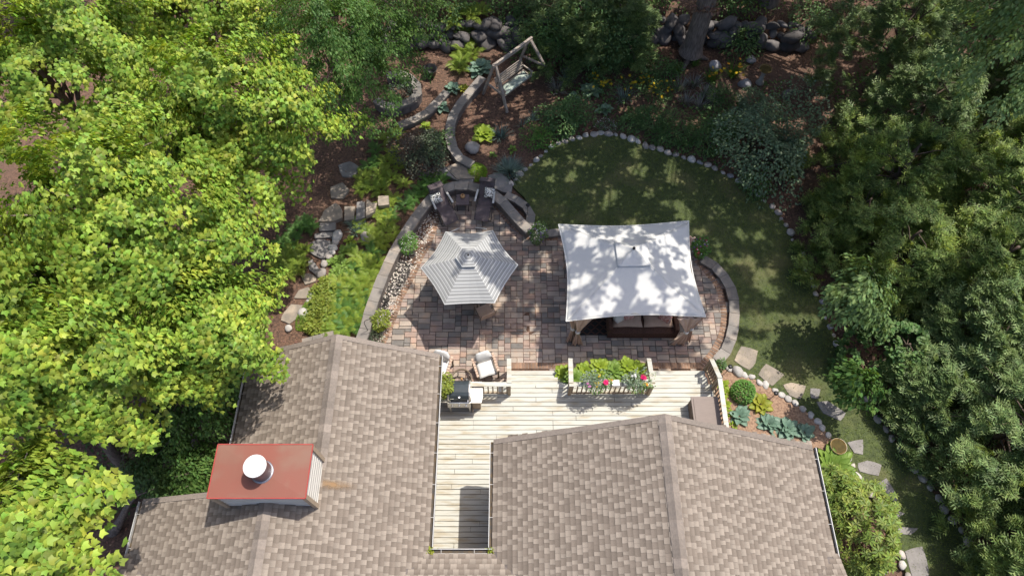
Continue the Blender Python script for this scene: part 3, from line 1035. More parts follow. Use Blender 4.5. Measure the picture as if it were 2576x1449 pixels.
def lay(o, u, s, L_, SL, keepf, roof, jit):
    """courses of laminated tabs: o = eave corner, u = along the eave, s = up the slope"""
    o, u, s = Vector(o), Vector(u).normalized(), Vector(s).normalized()
    n_ = u.cross(s)
    EX = 0.134
    r_ = random.Random(jit)
    for row in range(int(SL / EX) + 1):
        y = row * EX - 0.02
        hgt = min(EX, SL - y)
        if hgt < 0.03:
            continue
        x = -r_.uniform(0, .2)
        low = r_.random() < .5
        while x < L_:
            wd = r_.uniform(.085, .155) if not low else r_.uniform(.09, .20)
            a, b = max(0, x), min(L_, x + wd - .004)
            x += wd
            lw = low
            low = not low if r_.random() < .86 else low
            if b - a < .03:
                continue
            p = o + u * a + s * y + n_ * 0.002
            m_ = p + u * (b - a) / 2 + s * hgt / 2
            if keepf(m_.x, m_.y, m_.z):
                tabs.append((p, u, s, n_, b - a, hgt, lw, roof, m_))


kl = lambda x, y, z: z > z_main(x, y) - .0 and not (-6.62 < x < -4.57 and 3.16 < y < 4.22) and y > .6
sl_ = math.sqrt(1 + K * K)
lay((XL0, 0.5, EZ), (0, 1, 0), (-1, 0, K), YF - 0.5, (XL0 - XLr2) * sl_, lambda x, y, z: kl(x, y, z) and not (y > YS and x < XLr1), r_l1, 1)
lay((XL1, YF, EZ), (0, -1, 0), (1, 0, K), YF - YS, (XLr1 - XL1) * sl_, kl, r_l2, 2)
lay((XLb, YS, EZ), (0, -1, 0), (1, 0, K), YS - 0.5, (XLr2 - XLb) * sl_, kl, r_l3, 3)
kr = lambda x, y, z: z > z_main(x, y) and y < YR + .02 - max(0, (x - XRr)) * .035 + max(0, min(x - XR0, 1)) * .06 and y > .6
lay((XR0, YR + .1, EZ), (0, -1, 0), (1, 0, K), YR - .4, (XRr - XR0) * sl_, kr, r_r1, 4)
lay((XR1, 0.5, EZ), (0, 1, 0), (-1, 0, K), YR - .4, (XR1 - XRr) * sl_, kr, r_r2, 5)
km = lambda x, y, z: (z > z_left(x, y) if x < XL0 else z > z_right(x, y) if x > XR0 else True) and y > .9
lay((XR1 + .1, YB - .04, EZ + .01), (-1, 0, 0), (0, -1, K), XR1 - XLb + .2, 1.7, km, r_m, 6)


def tab_xf(t):
    p, u, s, n_, wd, hg, lw, rf, m_ = t
    return Matrix((u * wd, s * hg, n_ * 0.014)).transposed(), p


px, py = pix(np.array([tuple(t[8]) for t in tabs]))
infr = (px > 10) & (px < 2566) & (py < 1440)
order = sorted(range(len(tabs)), key=lambda i: -(tabs[i][4] * tabs[i][5] * (1 if infr[i] else 0) * (1.6 if tabs[i][8].z > 3.6 else 1)))
Vs, Fs, Us, c = [], [], [], 0
for q, i in enumerate(order):
    R, p = tab_xf(tabs[i])
    if q < 300:
        me_ = SH[1 if tabs[i][6] else 0][0]
        rf = tabs[i][7]
        o = link('shingle', me_, rf)
        R4 = R.to_4x4()
        R4.translation = p - WL[rf.name]
        o.matrix_basis = R4
    else:
        _, v, f = SH[1 if tabs[i][6] else 0]
        Vs += [tuple(R @ Vector(a) + p - WL[house.name]) for a in v]
        for fc in f:
            Fs.append([k_ + c for k_ in fc])
            Us += [(v[k_][0] * .9 + .05 + (2 if tabs[i][6] else 0), v[k_][1] / 1.12) for k_ in fc]
        c += 8
me = bpy.data.meshes.new('shingle_field')
me.from_pydata(Vs, [], Fs)
ul = me.uv_layers.new(name='UVMap')
ul.data.foreach_set('uv', np.array(Us, np.float32).ravel())
me.materials.append(M['shingle_many'])
tag(link('shingle_field', me, house), kind='stuff')


def ridge_row(x, y0, y1, zc, roof):
    """bent cap shingles lapped along a ridge"""
    mb = MB()
    hw = 0.155
    zs = lambda dx: -K * abs(dx) * 0.93
    pr = [(-hw, zs(hw)), (-hw * .45, zs(hw * .5) + .012), (0, .024), (hw * .45, zs(hw * .5) + .012), (hw, zs(hw))]
    ln = 0.2
    vs = [(a, 0, b + .022) for a, b in pr] + [(a, ln * 1.3, b + .004) for a, b in pr] + [(a, 0, b - .004) for a, b in pr]
    fs = [(i, i + 1, 6 + i, 5 + i) for i in range(4)] + [(10 + i, 11 + i, i + 1, i) for i in range(4)]
    mb.add(vs, fs)
    me = mb.mesh('ridge_cap', 'ridge')
    y = y0
    sg = 1 if y1 > y0 else -1
    while (y1 - y) * sg > 0.02:
        link('ridge_cap', me, roof, Vector((x, y, zc)) - WL[roof.name], (0, 0, 0 if sg > 0 else math.pi))
        y += ln * sg


ridge_row(XLr1, YF + .1, 4.2, z_left(XLr1 + .001, 6) + .01, r_l1)
ridge_row(XLr2, 3.16, 1.2, z_left(XLr2 + .001, 3) + .01, r_l1)
ridge_row(XRr, YR + .12, 1.2, zr + .01, r_r1)

# drip strip along each rake, over the shingle ends
up_ = Vector((0, 0, .020))
for a, b in (((XL0, YF - .03, EZ), (XLr1, YF + .07, z_left(XLr1 + .001, 6))), ((XLr1, YF + .07, z_left(XLr1 + .001, 6)), (XL1, YF - .03, EZ)), ((XLb, YS - .03, EZ), (XLr2, YS - .03, z_left(XLr2 + .001, 3))),
             ((XR0, YR - .03, EZ), (XRr, YR + .09, zr)), ((XRr, YR + .09, zr), (XR1, YR - .19, EZ))):
    MB().beam(Vector(a) + up_, Vector(b) + up_, .13, .014).build('rake_strip', 'ridge', house)
# rust run on the shingles below the chimney: a stain with its own shape
mb = MB()
o_, u_, s_ = Vector((-4.5, 3.68, EZ + K * (XL0 + 4.5) + .022)), Vector((1, 0, -K)), Vector((0, 1, 0))
u_ = u_.normalized()
me = bpy.data.meshes.new('rust_stain')
me.from_pydata([tuple(o_ + u_ * a + s_ * b - WL[house.name]) for a, b in ((0, -.13), (.85, -.13), (.85, .13), (0, .13))], [], [(0, 1, 2, 3)])
ul = me.uv_layers.new(name='UVMap')
for li, q in enumerate(((0, 0), (1, 0), (1, 1), (0, 1))):
    ul.data[li].uv = q
me.materials.append(M['stain'])
link('rust_stain', me, house)


def gutter(p, q, out):
    """open eave trough: bright lip, dark bottom, hangers"""
    p, q, out = Vector(p), Vector(q), Vector(out)
    d = (q - p).normalized()
    mb = MB()
    for o0, w_, h_, dz in ((.105, .016, .11, -.035), (.006, .012, .10, -.07)):
        mb.beam(p + out * o0 + Vector((0, 0, dz)), q + out * o0 + Vector((0, 0, dz)), w_, h_)
    g_ = mb.build('gutter', 'gutter', house)
    mb = MB()
    mb.beam(p + out * .056 + Vector((0, 0, -.075)), q + out * .056 + Vector((0, 0, -.075)), .084, .015)
    mb.build('trough', 'gutin', g_)
    mb = MB()
    L_ = (q - p).length
    t = .3
    while t < L_:
        c_ = p + d * t
        mb.beam(c_ + out * .012 + Vector((0, 0, .004)), c_ + out * .097 + Vector((0, 0, .004)), .010, .006)
        t += .8
    mb.build('gutter_hanger', 'gutter', g_)


gutter((XL0, YF - .02, EZ), (XL0, YB + .12, EZ), (1, 0, 0))
gutter((XR0, YR - .02, EZ), (XR0, YB + .12, EZ), (-1, 0, 0))
gutter((XL0 + .02, YB - .02, EZ), (XR0 - .02, YB - .02, EZ), (0, 1, 0))
gutter((XR1, YR - .18, EZ), (XR1, YB - .1, EZ), (1, 0, 0))
gutter((XL1, YF - .02, EZ), (XL1, YS, EZ), (-1, 0, 0))
gutter((XLb, YS - .02, EZ), (XLb, YB - .1, EZ), (-1, 0, 0))
# rake boards on the gable ends
mb = MB()
zz = Vector((0, 0, -.085))
for a, b in (((XL0, YF + .015, EZ), (XLr1, YF + .115, z_left(XLr1 + .001, 6))), ((XLr1, YF + .115, z_left(XLr1 + .001, 6)), (XL1, YF + .015, EZ)), ((XLb, YS + .015, EZ), (XLr2, YS + .015, z_left(XLr2 + .001, 3))),
             ((XR0, YR + .015, EZ), (XRr, YR + .135, zr)), ((XRr, YR + .135, zr), (XR1, YR - .145, EZ))):
    MB().beam(Vector(a) + zz, Vector(b) + zz, .02, .13).build('rake_board', 'rail', house)
# walls
mb = MB()
mb.box((-4.62, 3.6, 1.45), (4.5, 7.2, 2.9))
mb.box((-5.7, .6, 1.46), (6.6, 5.4, 2.88))
mb.box((XRr, 1.6, 1.44), (7.5, 6.2, 2.86))
mb.box((-.7, 0, 1.42), (14, 4.1, 2.84))
mb.build('wall', 'siding', house)
mb = MB()
for (xa, xb, yy, xr_, z1) in ((-6.9, -2.37, 7.19, XLr1, 4.0), (-.1, 7.4, 4.69, XRr, 4.55)):
    mb.add([(xa, yy, 2.85), (xb, yy, 2.85), (xr_, yy, z1 - .1), (xa, yy - .1, 2.85), (xb, yy - .1, 2.85), (xr_, yy - .1, z1 - .1)], [(0, 1, 2), (5, 4, 3), (0, 3, 4, 1), (1, 4, 5, 2), (2, 5, 3, 0)])
mb.build('gable', 'siding', house)
mb = MB()
mb.box((-2.34, 5.0, 1.55), (.06, 1.7, 2.0))
w_ = mb.build('patio_door', 'lid', house)

# chimney chase
cx0, cx1, cy0, cy1, cz = -6.60, -4.56, 3.16, 4.24, 5.2
chim = MB().box(((cx0 + cx1) / 2, (cy0 + cy1) / 2, (3.2 + cz) / 2), (cx1 - cx0, cy1 - cy0, cz - 3.2)).build('chimney', 'chimwall', house)
mb = MB()
for z_ in np.arange(3.75, 5.1, .16):
    mb.box(((cx0 + cx1) / 2, (cy0 + cy1) / 2, z_), (cx1 - cx0 + .024, cy1 - cy0 + .024, .02))
mb.build('clapboard', 'chimwall', chim)
mb = MB()
for x_ in (cx0, cx1):
    for y_ in (cy0, cy1):
        mb.box((x_, y_, (3.2 + cz) / 2 - .01), (.1, .1, cz - 3.22))
mb.build('corner_board', 'rail', chim)
mb = MB()
mb.add([(cx0 - .05, cy0 - .05, cz + .035), (cx1 + .05, cy0 - .05, cz + .035), (cx1 + .05, cy1 + .05, cz + .035), (cx0 - .05, cy1 + .05, cz + .035), ((cx0 + cx1) / 2, (cy0 + cy1) / 2, cz + .075)],
       [(0, 1, 4), (1, 2, 4), (2, 3, 4), (3, 0, 4)])
mb.box(((cx0 + cx1) / 2, (cy0 + cy1) / 2, cz - .0), (cx1 - cx0 + .1, cy1 - cy0 + .1, .068))
cap = mb.build('chimney_cap', 'rust', chim)
rim_ = MB()
for a_, b_ in (((cx0 - .055, cy0 - .055), (cx1 + .055, cy0 - .055)), ((cx1 + .055, cy0 - .055), (cx1 + .055, cy1 + .055)), ((cx1 + .055, cy1 + .055), (cx0 - .055, cy1 + .055)), ((cx0 - .055, cy1 + .055), (cx0 - .055, cy0 - .055))):
    rim_.beam((*a_, cz + .03), (*b_, cz + .03), .022, .03)
rim_.build('folded_edge', 'rustedge', chim)
fp = at(641, 1172, 5.76)
fc = (fp.x - .0, fp.y + .0, cz + .04)
MB().lathe([(.265, -.01), (.265, .015), (.235, .04), (.225, .04)], fc, 28).build('storm_collar', 'steel', chim, True)
mb = MB().lathe([(.225, 0), (.225, .40), (.235, .41), (.235, .50)], fc, 28)
mb.build('flue_pipe', 'steel', chim, True)
mb = MB().lathe([(.0, .50), (.245, .501), (.25, .51), (.25, .53), (.245, .54), (.15, .555), (.0, .56)], fc, 32)
mb.build('flue_lid', 'white', chim, False)

# ------------------------------------------------------------------ the deck
DZ = 0.54
TY = at(1350, 932, .18).y - .0
DY = TY - .58
deck = thing('deck', 'cream painted plank deck with two steps beside the house', 'deck', (2, 6, 0))
plank = {}


def board(xa, xb, y, z, dp=.133):
    k_ = round(xb - xa, 2)
    if k_ not in plank:
        plank[k_] = slab_mesh('deck_board', k_, dp, .03, 'deck', ch=.005, seed=int(k_ * 100)).mesh('deck_board', 'deck')
    link('deck_board', plank[k_], deck, Vector(((xa + xb) / 2, y, z - .03 + random.uniform(-.002, .002))) - WL[deck.name])


y = DY - .072
row = 0
while y > 2.25:
    xa, xb = -2.36, (6.22 if y > 4.7 else -.18)
    cuts = [xa]
    if xb > 0:
        cx_ = xa + random.choice([.7, 1.2, 1.9, 2.4, 3.1, 3.6])
        while cx_ < xb - .8:
            if random.random() < .8:
                cuts.append(round(cx_, 2))
            cx_ += 2.4
    elif random.random() < .35:
        cuts.append(round(random.uniform(-1.9, -.6), 2))
    cuts.append(xb)
    for a, b in zip(cuts, cuts[1:]):
        board(a, round(b - .014, 3), y, DZ)
    y -= .1455
    row += 1
for xa, xb in ((-.03, 1.74), (4.22, 6.12)):
    for z_, ya in ((.18, TY), (.36, TY - .29)):
        for k_ in (0, 1):
            board(xa, xb, ya - .072 - k_ * .1455, z_)
mb = MB()
mb.box((1.93, DY - .02 - 1.3, .24), (8.5, 2.5, .44))
mb.box((-1.27, 3.5, .24), (2.1, 2.6, .44))
for xa, xb in ((-.03, 1.74), (4.22, 6.12)):
    mb.box(((xa + xb) / 2, TY - .15, .07), (xb - xa - .02, .28, .13))
    mb.box(((xa + xb) / 2, TY - .44, .16), (xb - xa - .02, .28, .32))
mb.build('deck_frame', 'dark', deck)
mb = MB()
for xa, xb in ((-.03, 1.74), (4.22, 6.12)):
    mb.box(((xa + xb) / 2, TY - .002, .075), (xb - xa, .016, .15))
    mb.box(((xa + xb) / 2, TY - .292, .25), (xb - xa, .016, .15))
mb.box((-1.2, DY + .01, .26), (2.3, .02, .5))
mb.box((2.98, DY + .01, .26), (2.44, .02, .5))
mb.build('riser', 'deck', deck)


def railing(label, runs, posts, z_of):
    """runs of top rail, bottom rail and balusters between points (x, y, z of the rail top, z of the foot)"""
    c_ = runs[0][0]
    t = thing('deck_railing', label, 'railing', (c_[0], c_[1], DZ))
    for p in posts:
        MB().box((p[0], p[1], (p[2] + p[3]) / 2), (.09, .09, p[2] - p[3] - .04)).build('post', 'rail', t)
    for a, b in runs:
        A, B = Vector(a[:3]), Vector(b[:3])
        d = (B - A).normalized()
        MB().beam(A - d * .06 - Vector((0, 0, .018)), B + d * .06 - Vector((0, 0, .018)), .135, .036).build('top_rail', 'deck', t)
        off = Vector((0, 0, -.08))
        MB().beam(A + off, B + off, .04, .08).build('under_rail', 'rail', t)
        la, lb = Vector((a[0], a[1], a[3] + .12)), Vector((b[0], b[1], b[3] + .12))
        MB().beam(la, lb, .04, .08).build('bottom_rail', 'rail', t)
        L_ = (B - A).length
        nb = int(L_ / .135)
        for i in range(nb):
            f_ = (i + .5) / nb
            p, q = la.lerp(lb, f_), (A + off).lerp(B + off, f_)
            MB().beam(p + Vector((0, 0, .03)), q - Vector((0, 0, .03)), .036, .036, up=(0, 1, 0)).build('baluster', 'rail', t)
    return t


RZ = 1.42
RY = at(1540, 966, RZ).y
ya = at(1435, 905, 1.0).y
xl = at(1437, 966, RZ).x
xr = at(1643, 966, RZ).x
railing('tan deck railing around the hosta bed carrying two flower boxes', [((xl, RY, RZ, DZ), (xr, RY, RZ, DZ)), ((xl, RY + .08, RZ, DZ), (at(1435, 905, 1.0).x, ya, 1.0, .12)), ((xr, RY + .08, RZ, DZ), (at(1633, 905, 1.0).x, ya, 1.0, .12))],
        [(xl, RY, RZ, DZ), (xr, RY, RZ, DZ), (at(1435, 905, 1.).x, ya, 1.0, 0), (at(1633, 905, 1.).x, ya, 1.0, 0)], None)
x2 = at(1281, 966, RZ).x
railing('tan deck railing behind the barbecue grill', [((-2.2, RY, RZ, DZ), (x2, RY, RZ, DZ)), ((x2, RY + .08, RZ, DZ), (x2 - .01, ya, 1.0, .12))], [(x2, RY, RZ, DZ), (-2.2, RY, RZ, DZ), (x2 - .01, ya, 1.0, 0)], None)
xa, xb = at(1791, 905, 1.0).x, at(1826, 1065, RZ).x
xm = at(1809, 953, RZ - .02).x
ym = at(1809, 953, RZ - .02).y
railing('tan deck railing along the storage box and lawn side steps', [((xb, 5.3, RZ, DZ), (xm + .02, ym, RZ, DZ)), ((xm + .02, ym + .06, RZ, DZ), (xa, ya, 1.0, .12))], [(xb, 5.3, RZ, DZ), (xm + .02, ym, RZ, DZ), (xa, ya, 1.0, 0)], None)

# storage box
p0 = at(1738, 997, 1.12)
t = thing('storage_box', 'brown resin storage box against the deck railing', 'storage box', (5.65, 6.0, DZ))
bx0, bx1, by0, by1 = p0.x, at(1806, 1000, 1.12).x, 5.2, p0.y
MB().box(((bx0 + bx1) / 2, (by0 + by1) / 2, DZ + .26), (bx1 - bx0 - .06, by1 - by0 - .06, .52)).build('body', 'boxside', t)
mb = MB()
for k_ in range(5):
    mb.box((bx0 + .024, by0 + .2 + k_ * (by1 - by0 - .3) / 4.4, DZ + .26), (.02, .05, .46))
mb.build('rib', 'boxside', t)
mb = MB()
mb.box(((bx0 + bx1) / 2, (by0 + by1) / 2, DZ + .545), (bx1 - bx0, by1 - by0, .05))
mb.box(((bx0 + bx1) / 2, (by0 + by1) / 2, DZ + .577), (bx1 - bx0 - .12, by1 - by0 - .12, .02))
mb.build('lid', 'boxlid', t)

# ------------------------------------------------------------------ barbecue grill
gx0, gx1 = at(1128, 1000, 1.3).x, at(1183, 1000, 1.3).x
gyf, gyb = at(1155, 1012, 1.3).y, at(1155, 972, 1.4).y + .18
t = thing('barbecue_grill', 'stainless barbecue grill with black lid and side shelf', 'grill', ((gx0 + gx1) / 2, (gyf + gyb) / 2, DZ))
gm = (gx0 + gx1) / 2
gw = gx1 - gx0
MB().box((gm, (gyf + gyb) / 2, DZ + .68), (gw, gyb - gyf, .2)).build('firebox', 'blackpl', t)
mb = MB()
k_ = 8
vs, fs = [], []
for i in range(k_ + 1):
    a = math.pi * i / k_
    vs += [(gx0 + .03, (gyf + gyb) / 2 + .02 - math.cos(a) * (gyb - gyf) / 2 * .96, DZ + .78 + math.sin(a) ** .8 * .26), (gx1 - .03, (gyf + gyb) / 2 + .02 - math.cos(a) * (gyb - gyf) / 2 * .96, DZ + .78 + math.sin(a) ** .8 * .26)]
fs = [(2 * i, 2 * i + 1, 2 * i + 3, 2 * i + 2) for i in range(k_)] + [[2 * i for i in range(k_ + 1)], [2 * i + 1 for i in range(k_, -1, -1)]]
mb.add(vs, fs)
ld = mb.build('lid', 'lid', t)
for xx in (gx0 + .012, gx1 - .012):
    mb = MB()
    e = .022
    vs = []
    for i in range(k_ + 1):
        a = math.pi * i / k_
        for dx in (-e, e):
            vs.append((xx + dx, (gyf + gyb) / 2 + .02 - math.cos(a) * (gyb - gyf) / 2, DZ + .78 + math.sin(a) ** .8 * .285))
    mb.add(vs, [(2 * i, 2 * i + 1, 2 * i + 3, 2 * i + 2) for i in range(k_)] + [[2 * i for i in range(k_ + 1)], [2 * i + 1 for i in range(k_, -1, -1)]])
    mb.build('end_cap', 'stainless', ld)
mb = MB().lathe([(0, 0), (.035, 0), (.035, .03), (0, .035)], (gm, gyf + .09, DZ + .93), 14)
mb.build('thermometer', 'chrome', ld)
MB().box((gm - gw * .32, gyf + .055, DZ + .885), (.10, .012, .045)).build('badge', 'chrome', ld)
mb = MB().tube([(gx0 + .03, gyf - .04, DZ + .84), (gx1 - .03, gyf - .04, DZ + .84)], .02, 8)
for xx in (gx0 + .06, gx1 - .06):
    mb.beam((xx, gyf - .04, DZ + .84), (xx, gyf + .04, DZ + .84), .02, .02)
mb.build('lid_handle', 'chrome', ld)
pan = MB().add([(gx0 - .02, gyf - .02, DZ + .76), (gx1 + .02, gyf - .02, DZ + .76), (gx1 + .02, gyf - .10, DZ + .60), (gx0 - .02, gyf - .10, DZ + .60), (gx0 - .02, gyf + .02, DZ + .76), (gx1 + .02, gyf + .02, DZ + .76), (gx1 + .02, gyf + .02, DZ + .6), (gx0 - .02, gyf + .02, DZ + .6)],
               [(0, 3, 2, 1), (0, 1, 5, 4), (3, 7, 6, 2), (1, 2, 6, 5), (0, 4, 7, 3)]).build('control_panel', 'stainless', t)
for k_ in (-.32, 0, .32):
    MB().lathe([(.030, 0), (.030, .022), (.022, .03), (0, .032)], (gm + k_ * gw, gyf - .075, DZ + .685), 14).build('knob', 'chrome', pan)
for xx in (gx0 + .03, gx1 - .03):
    for yy in (gyf - .02, gyb - .05):
        MB().box((xx, yy, DZ + .32), (.05, .05, .62)).build('leg', 'stainless', t)
MB().box((gm, (gyf + gyb) / 2, DZ + .14), (gw - .04, gyb - gyf - .05, .03)).build('base_shelf', 'stainless', t)
sx1 = at(1214, 985, 1.32).x
mb = MB().prism([(gx1 + .03, gyf - .02), (sx1 - .03, gyf - .02), (sx1, gyf + .1), (sx1 + .01, (gyf + gyb) / 2), (sx1, gyb - .1), (sx1 - .03, gyb), (gx1 + .03, gyb)], DZ + .74, DZ + .785)
mb.build('side_shelf', 'stainless', t)
MB().box((gx1 + .17, gyf + .2, DZ + .34), (.24, .3, .6)).build('tank_cover', 'tank', t)
mb = MB()
mb.prism([(gx0 - .32, gyf - .0), (gx0 - .03, gyf - .0), (gx0 - .03, gyb), (gx0 - .32, gyb)], DZ + .74, DZ + .78)
mb.build('side_shelf', 'stainless', t)
for yy in (gyf + .02, gyb - .06):
    c_ = (gx1 + .045, yy, DZ + .085)
    mb = MB(Matrix.Translation(c_) @ Matrix.Rotation(math.pi / 2, 4, 'Y')).lathe([(.0, -.02), (.085, -.02), (.085, .02), (.0, .02)], (0, 0, 0), 18)
    mb.build('wheel', 'tank', t)

# ------------------------------------------------------------------ white chairs and the round fire table beyond the railing
def arm_chair(label, p, rz):
    T = Matrix.Translation((p[0], p[1], 0)) @ Matrix.Rotation(rz, 4, 'Z')
    t = thing('patio_chair', label, 'chair', (p[0], p[1], 0), 'white patio chairs around the round table')
    MB(T).pad((0, -.02, .43), (.56, .56, .12)).build('seat', 'white', t, True)
    MB(T).pad((0, .27, .68), (.56, .12, .5), R=Matrix.Rotation(-.25, 3, 'X')).build('backrest', 'white', t, True)
    for s_ in (-1, 1):
        mb = MB(T)
        for k_ in range(7):
            mb.box((s_ * .33, -.26 + k_ * .095, .615), (.075, .07, .03))
        mb.box((s_ * .33, .03, .595), (.06, .66, .02))
        mb.build('armrest', 'cushion', t)
        for yy in (-.27, .28):
            MB(T).box((s_ * .33, yy, .29), (.045, .045, .58)).build('leg', 'bronze', t)
    MB(T).box((0, 0, .35), (.6, .56, .04)).build('seat_frame', 'bronze', t)
    return t


pc_ = at(1222, 928, .45)
arm_chair('white cushioned patio chair between the fire ring and deck post', (pc_.x, pc_.y + .05), rad(18))
pc_ = at(1112, 925, .45)
arm_chair('white cushioned patio chair half under the roof gutter', (pc_.x - .08, pc_.y + .05), rad(-14))
pf = at(1161, 952, .4)
t = thing('fire_ring', 'round brown metal fire ring with small finial behind the grill', 'fire pit', (pf.x, pf.y, 0))
MB().lathe([(.29, .36), (.285, .40), (.30, .42), (.33, .42), (.335, .39), (.31, .36), (.29, .36)], (pf.x, pf.y, 0), 28).build('rim', 'bronze', t, True)
MB().lathe([(.06, .0), (.02, .06), (.02, .30), (.045, .34), (.03, .40), (0, .42)], (pf.x, pf.y, 0), 12).build('finial', 'lampwood', t, True)
for k_ in range(4):
    a = k_ * math.pi / 2 + .5
    MB().tube([(pf.x + .26 * math.cos(a), pf.y + .26 * math.sin(a), .34), (pf.x + .3 * math.cos(a), pf.y + .3 * math.sin(a), 0)], .016, 6).build('leg', 'iron', t)

# ------------------------------------------------------------------ umbrella, its table and chairs
uc = Vector((-1.33, 10.80, 0))
UR, UZ, UA = 1.53, 2.10, 2.72
t = thing('patio_umbrella', 'grey striped hexagonal patio umbrella open over the round table', 'umbrella', tuple(uc))
bpy_vs, bpy_fs, uvs = [], [], []
NR = 10
base_a = rad(2)
for k_ in range(6):
    a0, a1 = base_a + k_ * math.pi / 3, base_a + (k_ + 1) * math.pi / 3
    b0 = len(bpy_vs)
    for i in range(NR + 1):
        r_ = i / NR
        for j in range(5):
            f_ = j / 4
            p = Vector((math.cos(a0), math.sin(a0), 0)).lerp(Vector((math.cos(a1), math.sin(a1), 0)), f_) * (UR * r_)
            sag = -0.10 * math.sin(math.pi * f_) * r_ * .7
            inw = 1 - 0.045 * math.sin(math.pi * f_) * r_
            zz_ = UA - (UA - UZ) * (r_ ** 1.12) + sag
            bpy_vs.append((p.x * inw, p.y * inw, zz_))
    for i in range(NR):
        for j in range(4):
            q = (b0 + i * 5 + j, b0 + (i + 1) * 5 + j, b0 + (i + 1) * 5 + j + 1, b0 + i * 5 + j + 1)
            bpy_fs.append(q)
            for q_ in q:
                uvs.append((0, ((q_ - b0) // 5) / NR))
for i in range(0):
    pass
me = bpy.data.meshes.new('canopy')
me.from_pydata(bpy_vs, [], bpy_fs)
ul = me.uv_layers.new(name='UVMap')
ul.data.foreach_set('uv', np.array(uvs, np.float32).ravel())
me.materials.append(M['umbrella'])
can = link('canopy', me, t)
sm = can.modifiers.new('thickness', 'SOLIDIFY')
sm.thickness = .006
WL[can.name] = uc
# vent cap
vv, vf, vu = [(0, 0, UA + .06)], [], []
for k_ in range(6):
    a = base_a + k_ * math.pi / 3
    vv.append((math.cos(a) * .40, math.sin(a) * .40, UA - .055))
for k_ in range(6):
    vf.append((0, 1 + k_, 1 + (k_ + 1) % 6))
    vu += [(0, 0.02), (0, .28), (0, .28)]
me = bpy.data.meshes.new('vent_cap')
me.from_pydata(vv, [], vf)
ul = me.uv_layers.new(name='UVMap')
ul.data.foreach_set('uv', np.array(vu, np.float32).ravel())
me.materials.append(M['umbrella'])
link('vent_cap', me, t)
MB().tube([uc + Vector((0, 0, .72)), uc + Vector((0, 0, UA))], .022, 10).build('pole', 'bronze', t)
MB().lathe([(.03, 0), (.03, .03), (0, .05)], uc + Vector((0, 0, UA + .055)), 10).build('finial', 'iron', t)
for k_ in range(6):
    a = base_a + k_ * math.pi / 3
    MB().beam(uc + Vector((0, 0, UA - .05)), uc + Vector((math.cos(a) * UR * .98, math.sin(a) * UR * .98, UZ - .012)), .018, .018).build('rib', 'bronze', t)
MB().lathe([(.26, 0), (.26, .05), (.06, .09), (.03, .3), (.03, .72)], uc, 20).build('base', 'iron', t, True)
t = thing('patio_table', 'round dark patio table under the striped umbrella', 'table', (uc.x, uc.y, 0))
MB().lathe([(.0, .70), (.6, .70), (.6, .735), (.0, .735)], uc, 32).build('tabletop', 'bronze', t)
for k_ in range(4):
    a = k_ * math.pi / 2 + .4
    MB().tube([uc + Vector((math.cos(a) * .5, math.sin(a) * .5, .7)), uc + Vector((math.cos(a) * .42, math.sin(a) * .42, 0))], .02, 6).build('leg', 'bronze', t)


def sling_chair(label, x, y, rz):
    T = Matrix.Translation((x, y, 0)) @ Matrix.Rotation(rz, 4, 'Z')
    t = thing('dining_chair', label, 'chair', (x, y, 0), 'chairs around the umbrella table')
    MB(T).box((0, 0, .42), (.5, .48, .02)).build('seat', 'cushion', t)
    MB(T).box((0, .3, .68), (.5, .02, .5), R=Matrix.Rotation(-.22, 3, 'X')).build('backrest', 'cushion', t)
    for s_ in (-1, 1):
        MB(T).tube([(s_ * .27, -.22, 0), (s_ * .27, -.22, .62), (s_ * .27, .22, .63)], .014, 6).build('armrest', 'bronze', t)
        MB(T).tube([(s_ * .26, .3, 0), (s_ * .26, .22, .42), (s_ * .26, .37, .95)], .014, 6).build('leg', 'bronze', t)


cp = at(1236, 790, .5)
sling_chair('brown patio chair peeking out from under the umbrella edge', cp.x - .22, cp.y + .12, rad(205))

# ------------------------------------------------------------------ gazebo
gz0 = 2.12
cor = [at(1405, 565, gz0), at(1732, 556, gz0), at(1775, 797, gz0), at(1424, 808, gz0)]    # back, back, front, front
pk = at(1594, 628, 2.75)
t = thing('gazebo', 'soft top gazebo with pale canvas roof and tied tan curtains', 'gazebo', (pk.x, pk.y, 0))
NG = 16


def canopy(corners, apex, sag, edge, inner=0.0):
    vs, fs = [], []
    for s_ in range(4):
        a, b = corners[s_], corners[(s_ + 1) % 4]
        b0 = len(vs)
        for i in range(NG + 1):
            r_ = inner + (1 - inner) * i / NG
            for j in range(NG + 1):
                f_ = j / NG
                bow = math.sin(math.pi * f_)
                e = a.lerp(b, f_)
                e = e.lerp(Vector((apex.x, apex.y, e.z)), edge * bow)
                e.z -= .03 * bow
                p = apex.lerp(e, r_)
                p.z -= sag * math.sin(math.pi * r_) + .035 * bow * math.sin(math.pi * r_ * .9) + .010 * math.sin(9 * f_ + 5 * r_ + s_) * math.sin(math.pi * f_) * math.sin(math.pi * r_) + random.uniform(-.004, .004)
                vs.append(p)
        for i in range(NG):
            for j in range(NG):
                fs.append((b0 + i * (NG + 1) + j, b0 + i * (NG + 1) + j + 1, b0 + (i + 1) * (NG + 1) + j + 1, b0 + (i + 1) * (NG + 1) + j))
    return MB().add(vs, fs)


